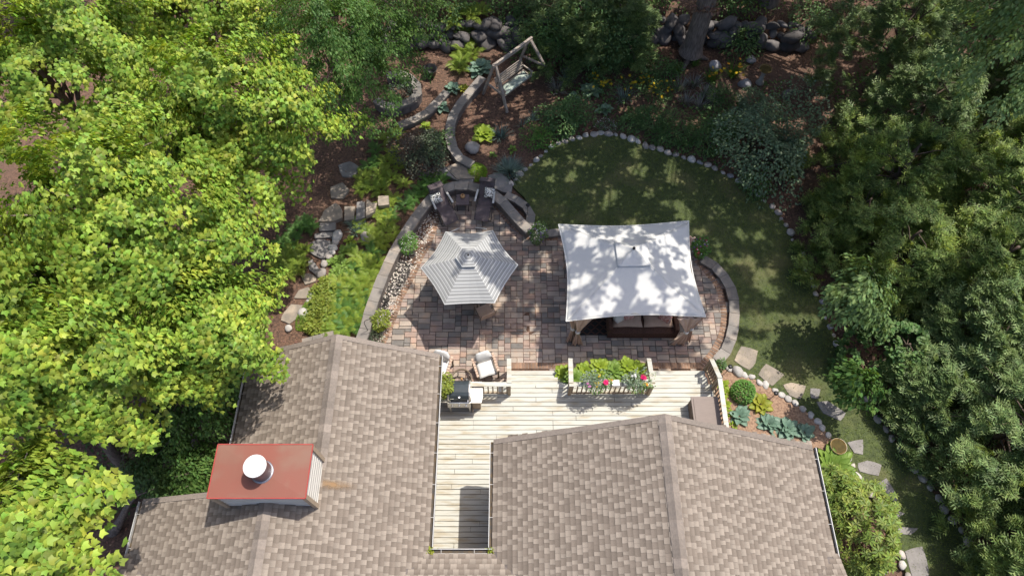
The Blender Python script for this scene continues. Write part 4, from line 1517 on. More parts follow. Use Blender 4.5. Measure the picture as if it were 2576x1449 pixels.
o = canopy(cor[::-1], pk, .05, .075).build('canopy', 'canvas', t, True)
o.modifiers.new('thickness', 'SOLIDIFY').thickness = .008
vc = [Vector((pk.x + (c_.x - pk.x) * .245, pk.y + (c_.y - pk.y) * .25, 2.62)) for c_ in cor]
o = canopy(vc[::-1], Vector((pk.x, pk.y, 2.80)), .0, .03).build('vent_cap', 'canvas', t, True)
o.modifiers.new('thickness', 'SOLIDIFY').thickness = .008
MB().lathe([(.045, 0), (.045, .05), (.02, .08), (0, .09)], (pk.x, pk.y, 2.80), 10).build('finial', 'iron', t)
mb = MB()
for c_ in cor:
    pts = []
    for i in range(13):
        r_ = .25 + .75 * i / 12
        p = pk.lerp(c_, r_)
        p.z -= .05 * math.sin(math.pi * r_) - .009
        pts.append(p)
    mb.tube(pts, .009, 5)
mb.build('seam', 'whitepil', t)
# hem rope along the edge
mb = MB()
for s_ in range(4):
    a, b = cor[s_], cor[(s_ + 1) % 4]
    pts = []
    for j in range(13):
        e = a.lerp(b, j / 12)
        e = e.lerp(Vector((pk.x, pk.y, e.z)), .075 * math.sin(math.pi * j / 12))
        e.z -= .03 * math.sin(math.pi * j / 12)
        pts.append(e)
    mb.tube(pts, .018, 6)
mb.build('hem', 'whitepil', t)
fx0, fx1 = at(1441, 868, 0).x, at(1717, 868, 0).x
fy = at(1441, 868, 0).y + .12
posts = [(fx0, fy), (fx1, fy), (fx1 - .02, 12.05), (fx0 + .0, 12.05)]
for (x_, y_) in posts:
    MB().box((x_, y_, 1.05), (.085, .085, 2.1)).build('post', 'bronze', t)
for a, b in zip(posts, posts[1:] + posts[:1]):
    MB().beam((a[0], a[1], 2.06), (b[0], b[1], 2.06), .05, .07).build('roof_beam', 'bronze', t)
for (x_, y_) in posts:
    MB().beam((x_, y_, 2.08), (pk.x, pk.y, 2.62), .04, .05).build('rafter', 'bronze', t)


def curtain(x, y, lean, wide):
    """a drape gathered by a tie at half height, flaring to its hem"""
    vs, fs = [], []
    NU, NV = 26, 16
    for i in range(NV + 1):
        f_ = i / NV
        z_ = 2.02 - 1.98 * f_
        if f_ < .52:
            k_ = f_ / .52
            w_ = wide * (1 - k_) ** 1.3 + .07
            dx = lean * .35 * (1 - k_)
        else:
            k_ = (f_ - .52) / .48
            w_ = .07 + wide * .62 * k_ ** .8
            dx = lean * .25 * k_
        for j in range(NU + 1):
            u_ = j / NU - .5
            fold = math.sin(u_ * 19 + f_ * 2) * (.012 + .03 * abs(f_ - .5)) + math.sin(u_ * 8 + 1) * .02
            vs.append((x + dx + u_ * w_, y - .06 + fold, z_))
    for i in range(NV):
        for j in range(NU):
            fs.append((i * (NU + 1) + j, i * (NU + 1) + j + 1, (i + 1) * (NU + 1) + j + 1, (i + 1) * (NU + 1) + j))
    o = MB().add(vs, fs).build('curtain', 'curtain', t, True)
    o.modifiers.new('thickness', 'SOLIDIFY').thickness = .01
    MB().lathe([(.075, -.045), (.08, 0), (.075, .045)], (x, y - .05, .99), 14).build('tie_back', 'whitepil', o)


curtain(fx0 + .08, fy - .06, .25, .50)
curtain(fx0 - .07, fy + .06, -.2, .30)
curtain(fx1 - .10, fy - .06, -.4, .66)
curtain(fx1 + .07, fy + .06, .2, .28)
curtain(fx0 - .05, 12.0, -.2, .35)
curtain(fx1 + .05, 12.0, .2, .35)

# rug
ra, rb = at(1452, 853, 0), at(1545, 850, 0)
t = thing('outdoor_rug', 'dark brown lattice patterned rug beneath the gazebo', 'rug', (3.0, 10.0, .012))
MB().box((3.1, 10.45, .022), (2.1, 2.1, .02)).build('rug_base', 'blackpl', t)
mb = MB()
for i in range(15):
    for j in range(15):
        sgn = (i + j) % 2
        mb.box((2.12 + i * .14, 9.47 + j * .14, .036), (.17, .035, .01), rz=rad(40 if sgn else -40))
o = mb.build('lattice_weave', 'wicker', t)
# sofa
sx0, sx1 = at(1527, 850, .0).x, at(1700, 850, .0).x
sy0 = at(1600, 852, .0).y + .02
t = thing('wicker_sofa', 'brown wicker sofa with tan seat cushions in the gazebo', 'sofa', ((sx0 + sx1) / 2, sy0 + .4, 0))
sm_ = (sx0 + sx1) / 2
for k_, (a, b) in enumerate(((sx0 + .12, sm_ - .004), (sm_ + .004, sx1 - .12))):
    MB().box(((a + b) / 2, sy0 + .36, .22), (b - a, .74, .38)).build('seat_base', 'wicker', t)
    MB().pad(((a + b) / 2, sy0 + .44, .46), (b - a - .03, .52, .13)).build('seat_cushion', 'cushion', t, True)
    MB().pad(((a + b) / 2, sy0 + .66, .64), (b - a - .03, .16, .40), R=Matrix.Rotation(-.2, 3, 'X')).build('back_cushion', 'wicker', t, True)
MB().box((sm_, sy0 + .83, .42), (sx1 - sx0, .14, .78)).build('backrest', 'wicker', t)
for x_ in (sx0 + .06, sx1 - .06):
    MB().box((x_, sy0 + .38, .32), (.12, .76, .60)).build('armrest', 'wicker', t)
for x_ in (sx0 + .05, sm_, sx1 - .05):
    MB().box((x_, sy0 + .06, .025), (.06, .06, .05)).build('foot', 'iron', t)


def pillow(label, c_, s_, R, m_, grp=None):
    mb = MB().pad(c_, s_, R)
    a = mb.build('throw_pillow', m_, None, True)
    return tag(a, label, 'pillow', grp)


pillow('cream throw pillow at the shaded end of the wicker sofa', (sx0 + .36, sy0 + .46, .62), (.42, .15, .42), Euler((-.5, 0, .5)).to_matrix(), 'whitepil')
pillow('rose patterned throw pillow beside the cream one on the sofa', (sx0 + .66, sy0 + .52, .58), (.38, .14, .38), Euler((-.5, .3, .1)).to_matrix(), 'pinkpil')
pillow('rose patterned throw pillow leaning at the curtain end of the sofa', (sx1 - .42, sy0 + .46, .62), (.44, .15, .44), Euler((-.5, -.5, -.4)).to_matrix(), 'pinkpil')

# ------------------------------------------------------------------ lounge chairs
def lounge(label, head, foot):
    """a reclining sling chair: one long bent sling in a tube frame, pale arm pads, foot bar"""
    h, f = Vector((head.x, head.y, 0)), Vector((foot.x, foot.y, 0))
    d = (h - f)
    L_ = d.length
    rz = math.atan2(d.y, d.x) - math.pi / 2
    T = Matrix.Translation(f) @ Matrix.Rotation(rz, 4, 'Z')
    t = thing('lounge_chair', label, 'lounge chair', tuple(f + d * .45), 'reclining sling chairs on the patio')
    prof = [(0.0, .30), (.10, .36), (.28, .43), (.45, .44), (.62, .38), (.80, .36), (1.0, .46), (1.25, .66), (1.5, .85), (L_, 1.0)]
    W_ = .24
    R = smooth_path(prof, .035)
    mb = MB(T)
    for i in range(len(R) - 1):
        a, b = R[i], R[i + 1]
        a2, b2 = a + (b - a) * .08, b - (b - a) * .08
        mb.beam((0, a2[0], a2[1]), (0, b2[0], b2[1]), W_ * 2, .014, up=(0, 0, 1))
    mb.build('sling', 'sling', t)
    for s_ in (-1, 1):
        MB(T).tube([(s_ * (W_ + .02), a[0], a[1]) for a in R[::2]], .014, 6).build('side_rail', 'frame', t)
        MB(T).tube([(s_ * (W_ + .06), .25, 0), (s_ * (W_ + .06), .62, .36), (s_ * (W_ + .06), 1.05, .60)], .014, 6).build('leg', 'frame', t)
        MB(T).tube([(s_ * (W_ + .05), 1.30, 0), (s_ * (W_ + .05), .9, .38), (s_ * (W_ + .05), .58, .58)], .014, 6).build('leg', 'frame', t)
        MB(T).pad((s_ * (W_ + .075), .84, .635), (.075, .52, .05), R=Matrix.Rotation(.08, 3, 'X') @ Matrix.Rotation(s_ * .06, 3, 'Z')).build('armrest', 'armpad', t, True)
    MB(T).tube([(-W_ - .02, R[-1][0], R[-1][1]), (W_ + .02, R[-1][0], R[-1][1])], .016, 6).build('head_bar', 'frame', t)
    MB(T).tube([(-W_ - .07, .22, .02), (W_ + .07, .22, .02)], .014, 6).build('ground_bar', 'frame', t)
    MB(T).tube([(-W_ * .85, -.14, .03), (W_ * .85, -.14, .03)], .022, 6).build('foot_bar', 'armpad', t)
    return T


hl, fl = at(1100, 474, .98), at(1137, 561, .32)
T1 = lounge('brown reclining lounge chair beside the gravel strip', hl, fl)
hr, fr_ = at(1224, 458, .98), at(1211, 555, .32)
T2 = lounge('brown reclining lounge chair beside the step wall', hr, fr_)
for T_, dx, lab in ((T1, -.13, 'black and white leaf print pillow on the chair by the gravel'), (T2, .13, 'black and white leaf print pillow on the chair by the step wall')):
    c_ = T_ @ Vector((dx, 1.02, .62))
    R_ = T_.to_3x3() @ Euler((.62, .15 * (1 if dx > 0 else -1), .12 * (1 if dx > 0 else -1))).to_matrix()
    pillow(lab, c_, (.38, .38, .13), R_, 'leafpil')
ts = at(1164, 503, .42)
t = thing('side_table', 'small square dark side table between the lounge chairs', 'side table', (ts.x, ts.y, 0))
MB().box((ts.x, ts.y, .42), (.46, .46, .03)).build('tabletop', 'sling', t)
for a in (-1, 1):
    for b in (-1, 1):
        MB().box((ts.x + a * .2, ts.y + b * .2, .2), (.035, .035, .41)).build('leg', 'frame', t)
tv_ = at(1164, 493, .52)
t = thing('table_vase', 'small round pale wood vase on the side table', 'vase', (ts.x, ts.y + .1, .435))
MB().lathe([(.04, 0), (.085, .04), (.09, .09), (.06, .14), (.045, .15), (.035, .145), (.05, .10), (.05, .05), (0, .03)], (ts.x, ts.y + .1, .435), 16).build('vase_body', 'lampwood', t, True)
#@@PART3
# ------------------------------------------------------------------ garden walls, stones and ornaments
seat_wall('garden_wall', 'curved grey stone retaining wall below the garden swing', [(1188, 414), (1150, 392), (1137, 365), (1131, 330), (1140, 290), (1162, 255), (1190, 222), (1214, 194)], 0.35, 0.36, 0.55)
seat_wall('garden_edging', 'low mossy stone edging between two mulch terraces', [(1124, 230), (1100, 257), (1075, 282), (1045, 299), (1003, 316)], 0.18, 0.34, 0.7)
seat_wall('planter_ring', 'round stone planter ring in the mulch under the maples', [(972, 190), (1005, 184), (1035, 198), (1051, 220), (1046, 244), (1018, 260), (975, 268), (945, 250)], 0.4, 0.34, 0.5)
seat_wall('corner_edging', 'short dark stone edging beneath the roof ridge tip', [(760, 862), (800, 852), (840, 842)], 0.25, 0.3, 0.4)

ZL = lambda x, y: (686.9 + .2666 * x, 480.9 + .2666 * y)
ZR = lambda x, y: (1717.3 + .4189 * x, 841.5 + .4189 * y)


def flagstone(label, pts, z, m, group, conv, th=.08):
    w_ = [at(*conv(*p), z) for p in pts]
    c_ = sum(w_, Vector()) / len(w_)
    rr_ = random.Random(int(c_.x * 100))
    ring = []
    k_ = len(w_)
    for i in range(k_):
        a, b = w_[i], w_[(i + 1) % k_]
        ring.append(a.lerp(c_, .04))
        ring.append(a.lerp(b, .5) + (c_ - a.lerp(b, .5)) * rr_.uniform(-.05, .05))
    n_ = len(ring)
    gz_ = float(gz(c_.x, c_.y))
    top = [(p.lerp(c_, .03).x, p.lerp(c_, .03).y, z + rr_.uniform(-.006, .006)) for p in ring]
    edge_ = [(p.x, p.y, z - .015) for p in ring]
    bot = [(p.x, p.y, z - th - .1) for p in ring]
    mb = MB().add([(c_.x, c_.y, z)] + top + edge_ + bot, [(0, 1 + i, 1 + (i + 1) % n_) for i in range(n_)] + [(1 + i, 1 + n_ + i, 1 + n_ + (i + 1) % n_, 1 + (i + 1) % n_) for i in range(n_)] +
                  [(1 + n_ + i, 1 + 2 * n_ + i, 1 + 2 * n_ + (i + 1) % n_, 1 + n_ + (i + 1) % n_) for i in range(n_)])
    return tag(mb.build('flagstone', m), label, 'flagstone', group)


GP = 'flagstones of the path under the maples'
for lab, pts, z, m in (
        ('large tan flagstone at the bend of the path', [(480, 180), (590, 105), (650, 160), (655, 250), (560, 290), (420, 290), (460, 225)], .12, 'flag'),
        ('pale squarish flagstone just past the large bend stone', [(670, 140), (775, 140), (765, 262), (670, 282)], .15, 'flag'),
        ('narrow grey brown step stone third up the path', [(788, 100), (868, 95), (868, 250), (778, 276)], .22, 'flagdark'),
        ('pink grey step stone half covered by bright ferns', [(880, 70), (930, 108), (985, 110), (960, 190), (872, 240)], .29, 'flag'),
        ('pink grey step stone highest among the ferns', [(988, 45), (1090, 40), (1095, 130), (990, 142)], .36, 'flag'),
        ('dark step slab directly below the bend stone', [(440, 300), (592, 290), (592, 370), (430, 376)], .06, 'flagdark'),
        ('long thin dark step slab lower than the first', [(388, 400), (572, 385), (572, 432), (388, 446)], .05, 'flagdark'),
        ('large dark shaded flagstone beside the row of small rocks', [(338, 490), (420, 450), (545, 460), (545, 560), (480, 640), (420, 625), (338, 575)], .04, 'flagdark'),
        ('grey triangular flagstone in the narrow part of the path', [(328, 650), (370, 640), (432, 730), (424, 806), (340, 742)], .03, 'flagdark'),
        ('tan flagstone with leaf shadow mid path', [(258, 792), (340, 770), (412, 812), (402, 852), (300, 884)], .03, 'flag'),
        ('wedge shaped tan flagstone next to the white rocks', [(240, 932), (330, 900), (392, 942), (332, 1012), (190, 1012)], .03, 'flag'),
        ('big sunlit flagstone nearest the house roof', [(170, 1060), (312, 1075), (312, 1112), (230, 1200), (152, 1258), (68, 1222), (100, 1140)], .03, 'flag')):
    flagstone(lab, pts, z, m, GP, ZL)
DI = lambda x, y: (x, y)
for lab, pts, z, m in (('dark landing slab behind the seat wall arc', [(1100, 425), (1120, 440), (1150, 455), (1190, 462), (1200, 420), (1180, 412), (1140, 415)], .16, 'flagdark'),
                       ('pale purple landing slab between moss cushion and wall', [(1120, 420), (1150, 408), (1190, 425), (1195, 450), (1150, 452)], .2, 'flag'),
                       ('dark slab step at the lawn corner behind the recliner', [(1225, 440), (1262, 435), (1290, 462), (1285, 490), (1245, 475)], .14, 'flagdark'),
                       ('shaded round stepping stone deep under the maple edge', [(850, 415), (880, 405), (905, 420), (895, 445), (860, 445)], .03, 'flagdark'),
                       ('shaded stepping stone just above the bend flagstone', [(830, 470), (862, 458), (880, 478), (862, 500), (832, 498)], .03, 'flag')):
    flagstone(lab, pts, z, m, None, DI)
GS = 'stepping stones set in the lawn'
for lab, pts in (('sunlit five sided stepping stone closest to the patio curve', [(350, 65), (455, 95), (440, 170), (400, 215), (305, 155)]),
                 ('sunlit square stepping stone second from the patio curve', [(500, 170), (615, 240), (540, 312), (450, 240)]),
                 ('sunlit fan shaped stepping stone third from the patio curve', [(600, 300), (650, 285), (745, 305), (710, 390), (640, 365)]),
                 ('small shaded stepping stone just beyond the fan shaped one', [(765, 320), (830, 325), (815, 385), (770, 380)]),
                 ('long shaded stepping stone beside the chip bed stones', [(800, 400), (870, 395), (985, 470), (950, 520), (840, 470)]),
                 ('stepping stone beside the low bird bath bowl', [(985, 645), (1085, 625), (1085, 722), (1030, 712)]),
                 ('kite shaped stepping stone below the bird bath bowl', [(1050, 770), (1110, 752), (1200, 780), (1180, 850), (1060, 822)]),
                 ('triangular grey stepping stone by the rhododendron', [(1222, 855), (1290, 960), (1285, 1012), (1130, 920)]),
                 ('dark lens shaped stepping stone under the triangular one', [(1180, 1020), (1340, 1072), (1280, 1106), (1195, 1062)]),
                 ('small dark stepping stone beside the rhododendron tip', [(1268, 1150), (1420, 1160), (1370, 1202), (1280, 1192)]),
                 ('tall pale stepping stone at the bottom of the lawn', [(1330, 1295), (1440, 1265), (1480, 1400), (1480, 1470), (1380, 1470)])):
    flagstone(lab, pts, .075, 'flag' if 'sunlit' in lab else 'flagdark', GS, ZR, th=.05)  # sun and shade put into the colour: sunlit stones tan, the rest darker grey

# rows of edging stones, every stone a thing of its own
def stone_row(pts, step, label_of, mats, size, group, z=0.02):
    R = smooth_path([np.array(p[:2]) for p in pts], step)
    nn = normals2(R)
    i = 0
    s = 0.0
    for p, q in zip(R, nn):
        sz_ = random.uniform(*size)
        rock('edging_stone', label_of(i), 'stone', (p[0] + q[0] * random.uniform(-.05, .05), p[1] + q[1] * random.uniform(-.05, .05), z), sz_, random.choice(mats), group,
             rot=math.atan2(-q[0], q[1]) + math.pi / 2 * 0 + random.uniform(-.5, .5), flat=random.uniform(.7, 1.0))
        i += 1


stone_row(PA[:8], .30, lambda i: 'pale rounded fieldstone in the far arc of lawn edging', ['stone', 'stone', 'stonew'], (.08, .20), 'stones edging the far arc of the lawn')
stone_row(PA[7:19], .31, lambda i: 'grey fieldstone in the long shaded lawn edging below the evergreens', ['stone', 'stone', 'greyrock', 'stone', 'stonew'], (.08, .19), 'stones edging the shaded side of the lawn')
stone_row(PA[19:], .33, lambda i: 'dull fieldstone in the lower lawn edging under the evergreens', ['stone'], (.12, .18), 'stones edging the lower lawn')
stone_row(PB[:9], .25, lambda i: 'bright white rounded stone bordering the wood chip bed', ['stonew'], (.10, .15), 'white stones bordering the wood chip bed')
stone_row(PB[9:], .29, lambda i: 'grey white stone bordering the bed by the rhododendron', ['stone', 'stonew'], (.11, .17), 'stones bordering the rhododendron bed')
for lab, x, y, s_, m in (('lumpy white rock at the head of the path rock row', 615, 430, .26, 'stonew'), ('greenish rock second in the path rock row', 592, 487, .17, 'stone'), ('white rock third in the path rock row', 575, 541, .18, 'stonew'),
                         ('small blue white rock fourth in the path rock row', 560, 583, .13, 'stonew'), ('grey rock low in the path rock row', 530, 622, .15, 'stone'), ('long grey rock beside the narrow flagstone', 488, 690, .17, 'stone'),
                         ('tall grey rock beside the tan mid path stone', 465, 780, .22, 'stone'), ('bright white boulder next to the moss strip', 366, 986, .16, 'stonew'), ('white rock below the bright boulder on the path', 340, 1046, .15, 'stonew'),
                         ('white slab rock tucked under the moss strip end', 300, 1160, .24, 'stonew'), ('rough pinkish rock among the fern bank', 890, 465, .3, 'stone'), ('small pale rock at the path foot near the roof', 150, 1300, .16, 'stonew')):
    p = at(*ZL(x, y))
    rock('path_rock', lab, 'rock', (p.x, p.y, 0.0), s_, m, None, flat=.9)
for lab, u, v, s_, m in (('flat blue grey rock behind the orange daylilies', 1800, 172, .36, 'greyrock'), ('sharp purple grey rock in front of the daylilies', 1874, 216, .36, 'greyrock'), ('dull rock in the shade below the bird bath', 1975, 243, .28, 'boulder'),
                         ('small grey rock left of the pedestal bird bath', 1889, 156, .30, 'greyrock'), ('round white veined boulder near the chartreuse hosta', 1189, 377, .34, 'stone'), ('white rock at the foot of the rhododendron', 2211, 1428, .26, 'stonew'),
                         ('white rock inside the chip bed by the rail', 1856, 939, .22, 'stonew')):
    p = at(u, v)
    rock('garden_rock', lab, 'rock', (p.x, p.y, 0.0), s_, m)

# boulder retaining wall at the back
t = thing('boulder_wall', 'dark boulder retaining wall along the back of the garden', 'wall', (3.0, 23.3, 0))
L0 = WL[t.name]
for r_ in range(3):
    x_ = -6.5
    while x_ < 12.5:
        s_ = random.choice([.26, .36, .5, .62]) * random.uniform(.85, 1.15) * (1 - .15 * r_)
        o = link('boulder', rock_mesh('boulder', random.randrange(6)), t, Vector((x_, 23.0 + .2 * r_ + random.uniform(-.18, .18) + .25 * math.sin(x_ * .4), .14 + r_ * .3)) - L0,
                 (random.uniform(-.4, .4), random.uniform(-.4, .4), random.uniform(0, 6)), (s_ * 1.05, s_ * .9, s_ * .9))
        x_ += s_ * 1.05

# garden swing
def leg_pts():
    return None


A, B = at(1245, 165, 1.95), at(1333, 101, 1.95)
t = thing('garden_swing', 'weathered wooden A frame garden swing with leafy seat cushion', 'swing', ((A.x + B.x) / 2, (A.y + B.y) / 2, 0))
d = (B - A).normalized()
nrm = Vector((d.y, -d.x, 0))                                  # towards the camera side
MB().beam(A - d * .12, B + d * .12, .09, .14).build('top_beam', 'gray_wood', t)
fA, fB = at(1276, 284, 0), at(1391, 204, 0)
for e, ft in ((A, fA), (B, fB)):
    sp_ = (ft - Vector((e.x, e.y, 0)))
    bk = Vector((e.x, e.y, 0)) - nrm * nrm.dot(sp_) + d * d.dot(sp_) * .4
    MB().beam(e + nrm * .05, ft, .09, .09, up=d).build('leg', 'gray_wood', t)
    MB().beam(e - nrm * .05, bk, .09, .09, up=d).build('leg', 'gray_wood', t)
    MB().beam(e.lerp(ft, .62), e.lerp(bk, .62), .04, .09).build('cross_brace', 'gray_wood', t)
mid = (A + B) / 2
half = (B - A).length * .40
sc_ = Vector((mid.x, mid.y, .46)) + nrm * .1
Rz = Matrix((d, -nrm, Vector((0, 0, 1)))).transposed()
Ts = Matrix.Translation(sc_) @ Rz.to_4x4()
seat = MB(Ts).box((0, 0, 0), (half * 2, .5, .03)).build('seat', 'gray_wood', t)
for k_ in range(5):
    MB(Ts).box((0, .27 + .018 * k_, .12 + k_ * .095), (half * 2, .022, .075)).build('back_slat', 'gray_wood', t)
for s_ in (-1, 1):
    MB(Ts).box((s_ * half, 0, .24), (.05, .56, .04)).build('armrest', 'gray_wood', t)
    MB(Ts).box((s_ * half, -.2, .12), (.05, .05, .22)).build('arm_post', 'gray_wood', t)
    q_ = Ts @ Vector((s_ * half, -.2, .25))
    q2 = Ts @ Vector((s_ * half, .25, .25))
    e = mid + d * s_ * half * 1.06
    MB().tube([q_, (q_ + q2) / 2 + Vector((0, 0, .45)), e], .012, 6).build('chain', 'iron', t)
    MB().tube([q2, (q_ + q2) / 2 + Vector((0, 0, .45))], .012, 6).build('chain', 'iron', t)
o = MB(Ts).pad((0, -.05, .06), (half * 1.9, .42, .11)).build('seat_cushion', 'mint', t, True)


def bird_bath(label, u, v, ht, r_, mcol, mbowl):
    p = at(u, v, ht)
    t = thing('bird_bath', label, 'bird bath', (p.x, p.y, 0))
    if ht > .5:
        MB().lathe([(.17, 0), (.17, .06), (.10, .14), (.075, .4), (.10, ht - .1), (.14, ht - .06), (0, ht - .05)], (p.x, p.y, 0), 20).build('pedestal', mcol, t, True)
    else:
        MB().lathe([(.16, 0), (.14, .1), (.12, ht - .06), (0, ht - .06)], (p.x, p.y, 0), 18).build('pedestal', mcol, t, True)
    MB().lathe([(.05, ht - .06), (r_ * .7, ht - .04), (r_, ht + .05), (r_ * .96, ht + .065), (r_ * .88, ht + .03), (r_ * .6, ht - .01), (0, ht - .02)], (p.x, p.y, 0), 28).build('bowl', mbowl, t, True)
    MB().lathe([(0, ht + .018), (r_ * .84, ht + .019)], (p.x, p.y, 0), 28).build('water', 'waterm', t)
    return t


M['waterm'] = mat('shallow_water', (0.10, 0.075, 0.03), (0.07, 0.055, 0.025), sc=9, rough=0.85, spec=0.03)
bird_bath('concrete pedestal bird bath with amber bowl in the shade', 1925, 176, .72, .27, 'concrete', 'amber')
bird_bath('low amber bird bath bowl at the corner of the chip bed', 2108, 1123, .30, .25, 'concrete', 'amber')


def solar_light(label, u, v, ht=.42):
    p = at(u, v, ht)
    t = thing('solar_light', label, 'garden light', (p.x, p.y, 0))
    MB().tube([(p.x, p.y, -.03), (p.x, p.y, ht - .05)], .010, 6).build('stake', 'iron', t)
    MB().lathe([(.03, ht - .09), (.045, ht - .02), (.075, ht - .01), (.07, ht + .02), (.03, ht + .035), (0, ht + .036)], (p.x, p.y, 0), 14).build('lamp_head', 'blackpl', t, True)


solar_light('black solar light by the terracotta pot and rail', 1837, 922, .55)
solar_light('black solar light beside the gold hosta', 1952, 989)
solar_light('black solar light under the roof gutter corner', 2052, 1131)
solar_light('thin black path light on the lawn side of the step wall', 1328, 516, .75)

# ------------------------------------------------------------------ planting
def frond_mesh(name, m, seed, n=17):
    """an arching fern frond with separate leaflets tapering to the tip"""
    r = random.Random(seed)
    V, F = [], []
    arc = lambda s: (0, s * (1 - .18 * s * s), .55 * s - .62 * s * s)
    for i in range(n):
        s = .10 + .90 * i / n
        y, z = arc(s)[1], arc(s)[2]
        ln = .25 * math.sin(math.pi * min(1, .12 + s * .9)) ** .8 * (1 - .35 * s)
        for sd in (-1, 1):
            k_ = len(V)
            j = r.uniform(-.012, .012)
            V += [(0, y - .016, z), (0, y + .018, z), (sd * ln * .62, y + .070 + j, z - .012), (sd * ln * .6, y + .030 + j, z - .01), (sd * ln, y + .085 + j, z - .07 * ln / .2)]
            F += [(k_, k_ + 3, k_ + 2), (k_, k_ + 2, k_ + 1), (k_ + 3, k_ + 4, k_ + 2)]
    for i in range(8):
        a, b = arc(i / 8), arc((i + 1) / 8)
        k_ = len(V)
        V += [(-.006, a[1], a[2]), (.006, a[1], a[2]), (0, b[1], b[2])]
        F.append((k_, k_ + 1, k_ + 2))
    return tri_mesh(name, np.array(V), np.array(F), m)


FR = {m: [frond_mesh('frond', m, 5 + i) for i in range(3)] for m in ('fern_bright', 'fern_mid', 'gold_leaf')}


def fern(p, size, m, label, group, n=11):
    t = thing('fern', label, 'fern', (p[0], p[1], float(gz(p[0], p[1])) if len(p) < 3 else p[2]), group)
    a0 = random.uniform(0, 6)
    for i in range(n):
        a = a0 + i * 2.399
        k_ = i / n
        link('frond', random.choice(FR[m]), t, (math.sin(a) * -.02, math.cos(a) * .02, .02), (rad(random.uniform(-5, 12) + 38 * (1 - k_)), random.uniform(-.15, .15), a), size * random.uniform(.8, 1.1) * (.72 + .28 * k_))
    return t


def hleaf_mesh(name, m, seed, long=1.0):
    """a broad cupped hosta leaf with a stalk and puckered veins"""
    V, F = [], []
    nu, nv = 6, 7
    for j in range(nv + 1):
        s = j / nv
        w_ = .36 * math.sin(math.pi * min(1, s ** .72)) ** .75 if 0 < s < 1 else .0
        for i in range(nu + 1):
            u_ = 2 * i / nu - 1
            x = u_ * w_
            z = .16 * s - .30 * s * s + .10 * abs(u_) ** 1.4 * w_ / .36 + .012 * math.cos(u_ * 12)
            V.append((x, (.22 + s) * long, z + .12))
    for j in range(nv):
        for i in range(nu):
            a = j * (nu + 1) + i
            F += [(a, a + 1, a + nu + 2), (a, a + nu + 2, a + nu + 1)]
    k_ = len(V)
    V += [(-.02, 0, 0), (.02, 0, 0), (0, .26 * long, .125)]
    F.append((k_, k_ + 1, k_ + 2))
    return tri_mesh(name, np.array(V), np.array(F), m, True)


HL = {}


def hosta(p, dia, m, label, group=None, n=17, long=1.0, z=None):
    if (m, long) not in HL:
        HL[(m, long)] = hleaf_mesh('leaf', m, 1, long)
    t = thing('hosta', label, 'hosta', (p[0], p[1], float(gz(p[0], p[1])) if z is None else z), group)
    a0 = random.uniform(0, 6)
    for i in range(n):
        k_ = i / (n - 1)
        a = a0 + i * 2.399
        s_ = dia * .42 * (.62 + .38 * k_) * random.uniform(.88, 1.12)
        link('leaf', HL[(m, long)], t, (-math.sin(a) * .04 * k_, math.cos(a) * .04 * k_, .02 + .10 * (1 - k_) * dia), (rad(42 * (1 - k_) ** 1.1 + random.uniform(-4, 10)), random.uniform(-.2, .2), a), s_)
    return t


def strap(p, size, m, label, cat='plant', n=60, group=None, flowers=None, z=None, spread=1.0, name='iris_clump', erect=.5):
    """a clump of arching strap leaves"""
    z0 = float(gz(p[0], p[1])) if z is None else z
    t = thing(name, label, cat, (p[0], p[1], z0), group)
    Vs, Fs = [], []
    for i in range(n):
        a = random.uniform(0, 6.283)
        r0 = random.uniform(0, .3) * size * spread
        L_ = size * random.uniform(.6, 1.05)
        tilt = random.uniform(.12, 1.0 - erect * .4) * 1.1
        dx, dy = math.cos(a), math.sin(a)
        b = Vector((p[0] + dx * r0, p[1] + dy * r0, z0))
        w_ = random.uniform(.008, .014) * (1 + size)
        px_, py_ = -dy * w_, dx * w_
        k_ = len(Vs)
        for j in range(4):
            s = j / 3
            h = L_ * s
            out = math.sin(tilt) * h * (.6 + .7 * s)
            up = math.cos(tilt) * h * (1 - .32 * s * s * tilt)
            c_ = b + Vector((dx * out, dy * out, up))
            ww = 1 - s * .92
            Vs += [(c_.x - px_ * ww, c_.y - py_ * ww, c_.z), (c_.x + px_ * ww, c_.y + py_ * ww, c_.z)]
        for j in range(3):
            q = k_ + 2 * j
            Fs += [(q, q + 1, q + 3), (q, q + 3, q + 2)]
    foliage('foliage', [(np.array(Vs), np.array(Fs))], m, t)
    if flowers:
        for (fm, cnt, sz_) in flowers:
            for i in range(cnt):
                a, r_ = random.uniform(0, 6.28), random.uniform(.1, .75) * size
                flower(t, (p[0] + math.cos(a) * r_, p[1] + math.sin(a) * r_, z0 + size * random.uniform(.6, .85)), sz_, fm)
    return t


FLM = {}


def flower(parent, p, s, m):
    if m not in FLM:
        V, F = [(0, 0, 0)], []
        for i in range(6):
            a = i * math.pi / 3
            k_ = len(V)
            V += [(.32 * math.cos(a - .42), .32 * math.sin(a - .42), .14), (.32 * math.cos(a + .42), .32 * math.sin(a + .42), .14), (.55 * math.cos(a), .55 * math.sin(a), .10)]
            F += [(0, k_, k_ + 1), (k_, k_ + 2, k_ + 1)]
        FLM[m] = tri_mesh('flower', np.array(V), np.array(F), m)
    return link('flower', FLM[m], parent, Vector(p) - WL[parent.name], (random.uniform(-.6, .6), random.uniform(-.6, .6), random.uniform(0, 6)), s)


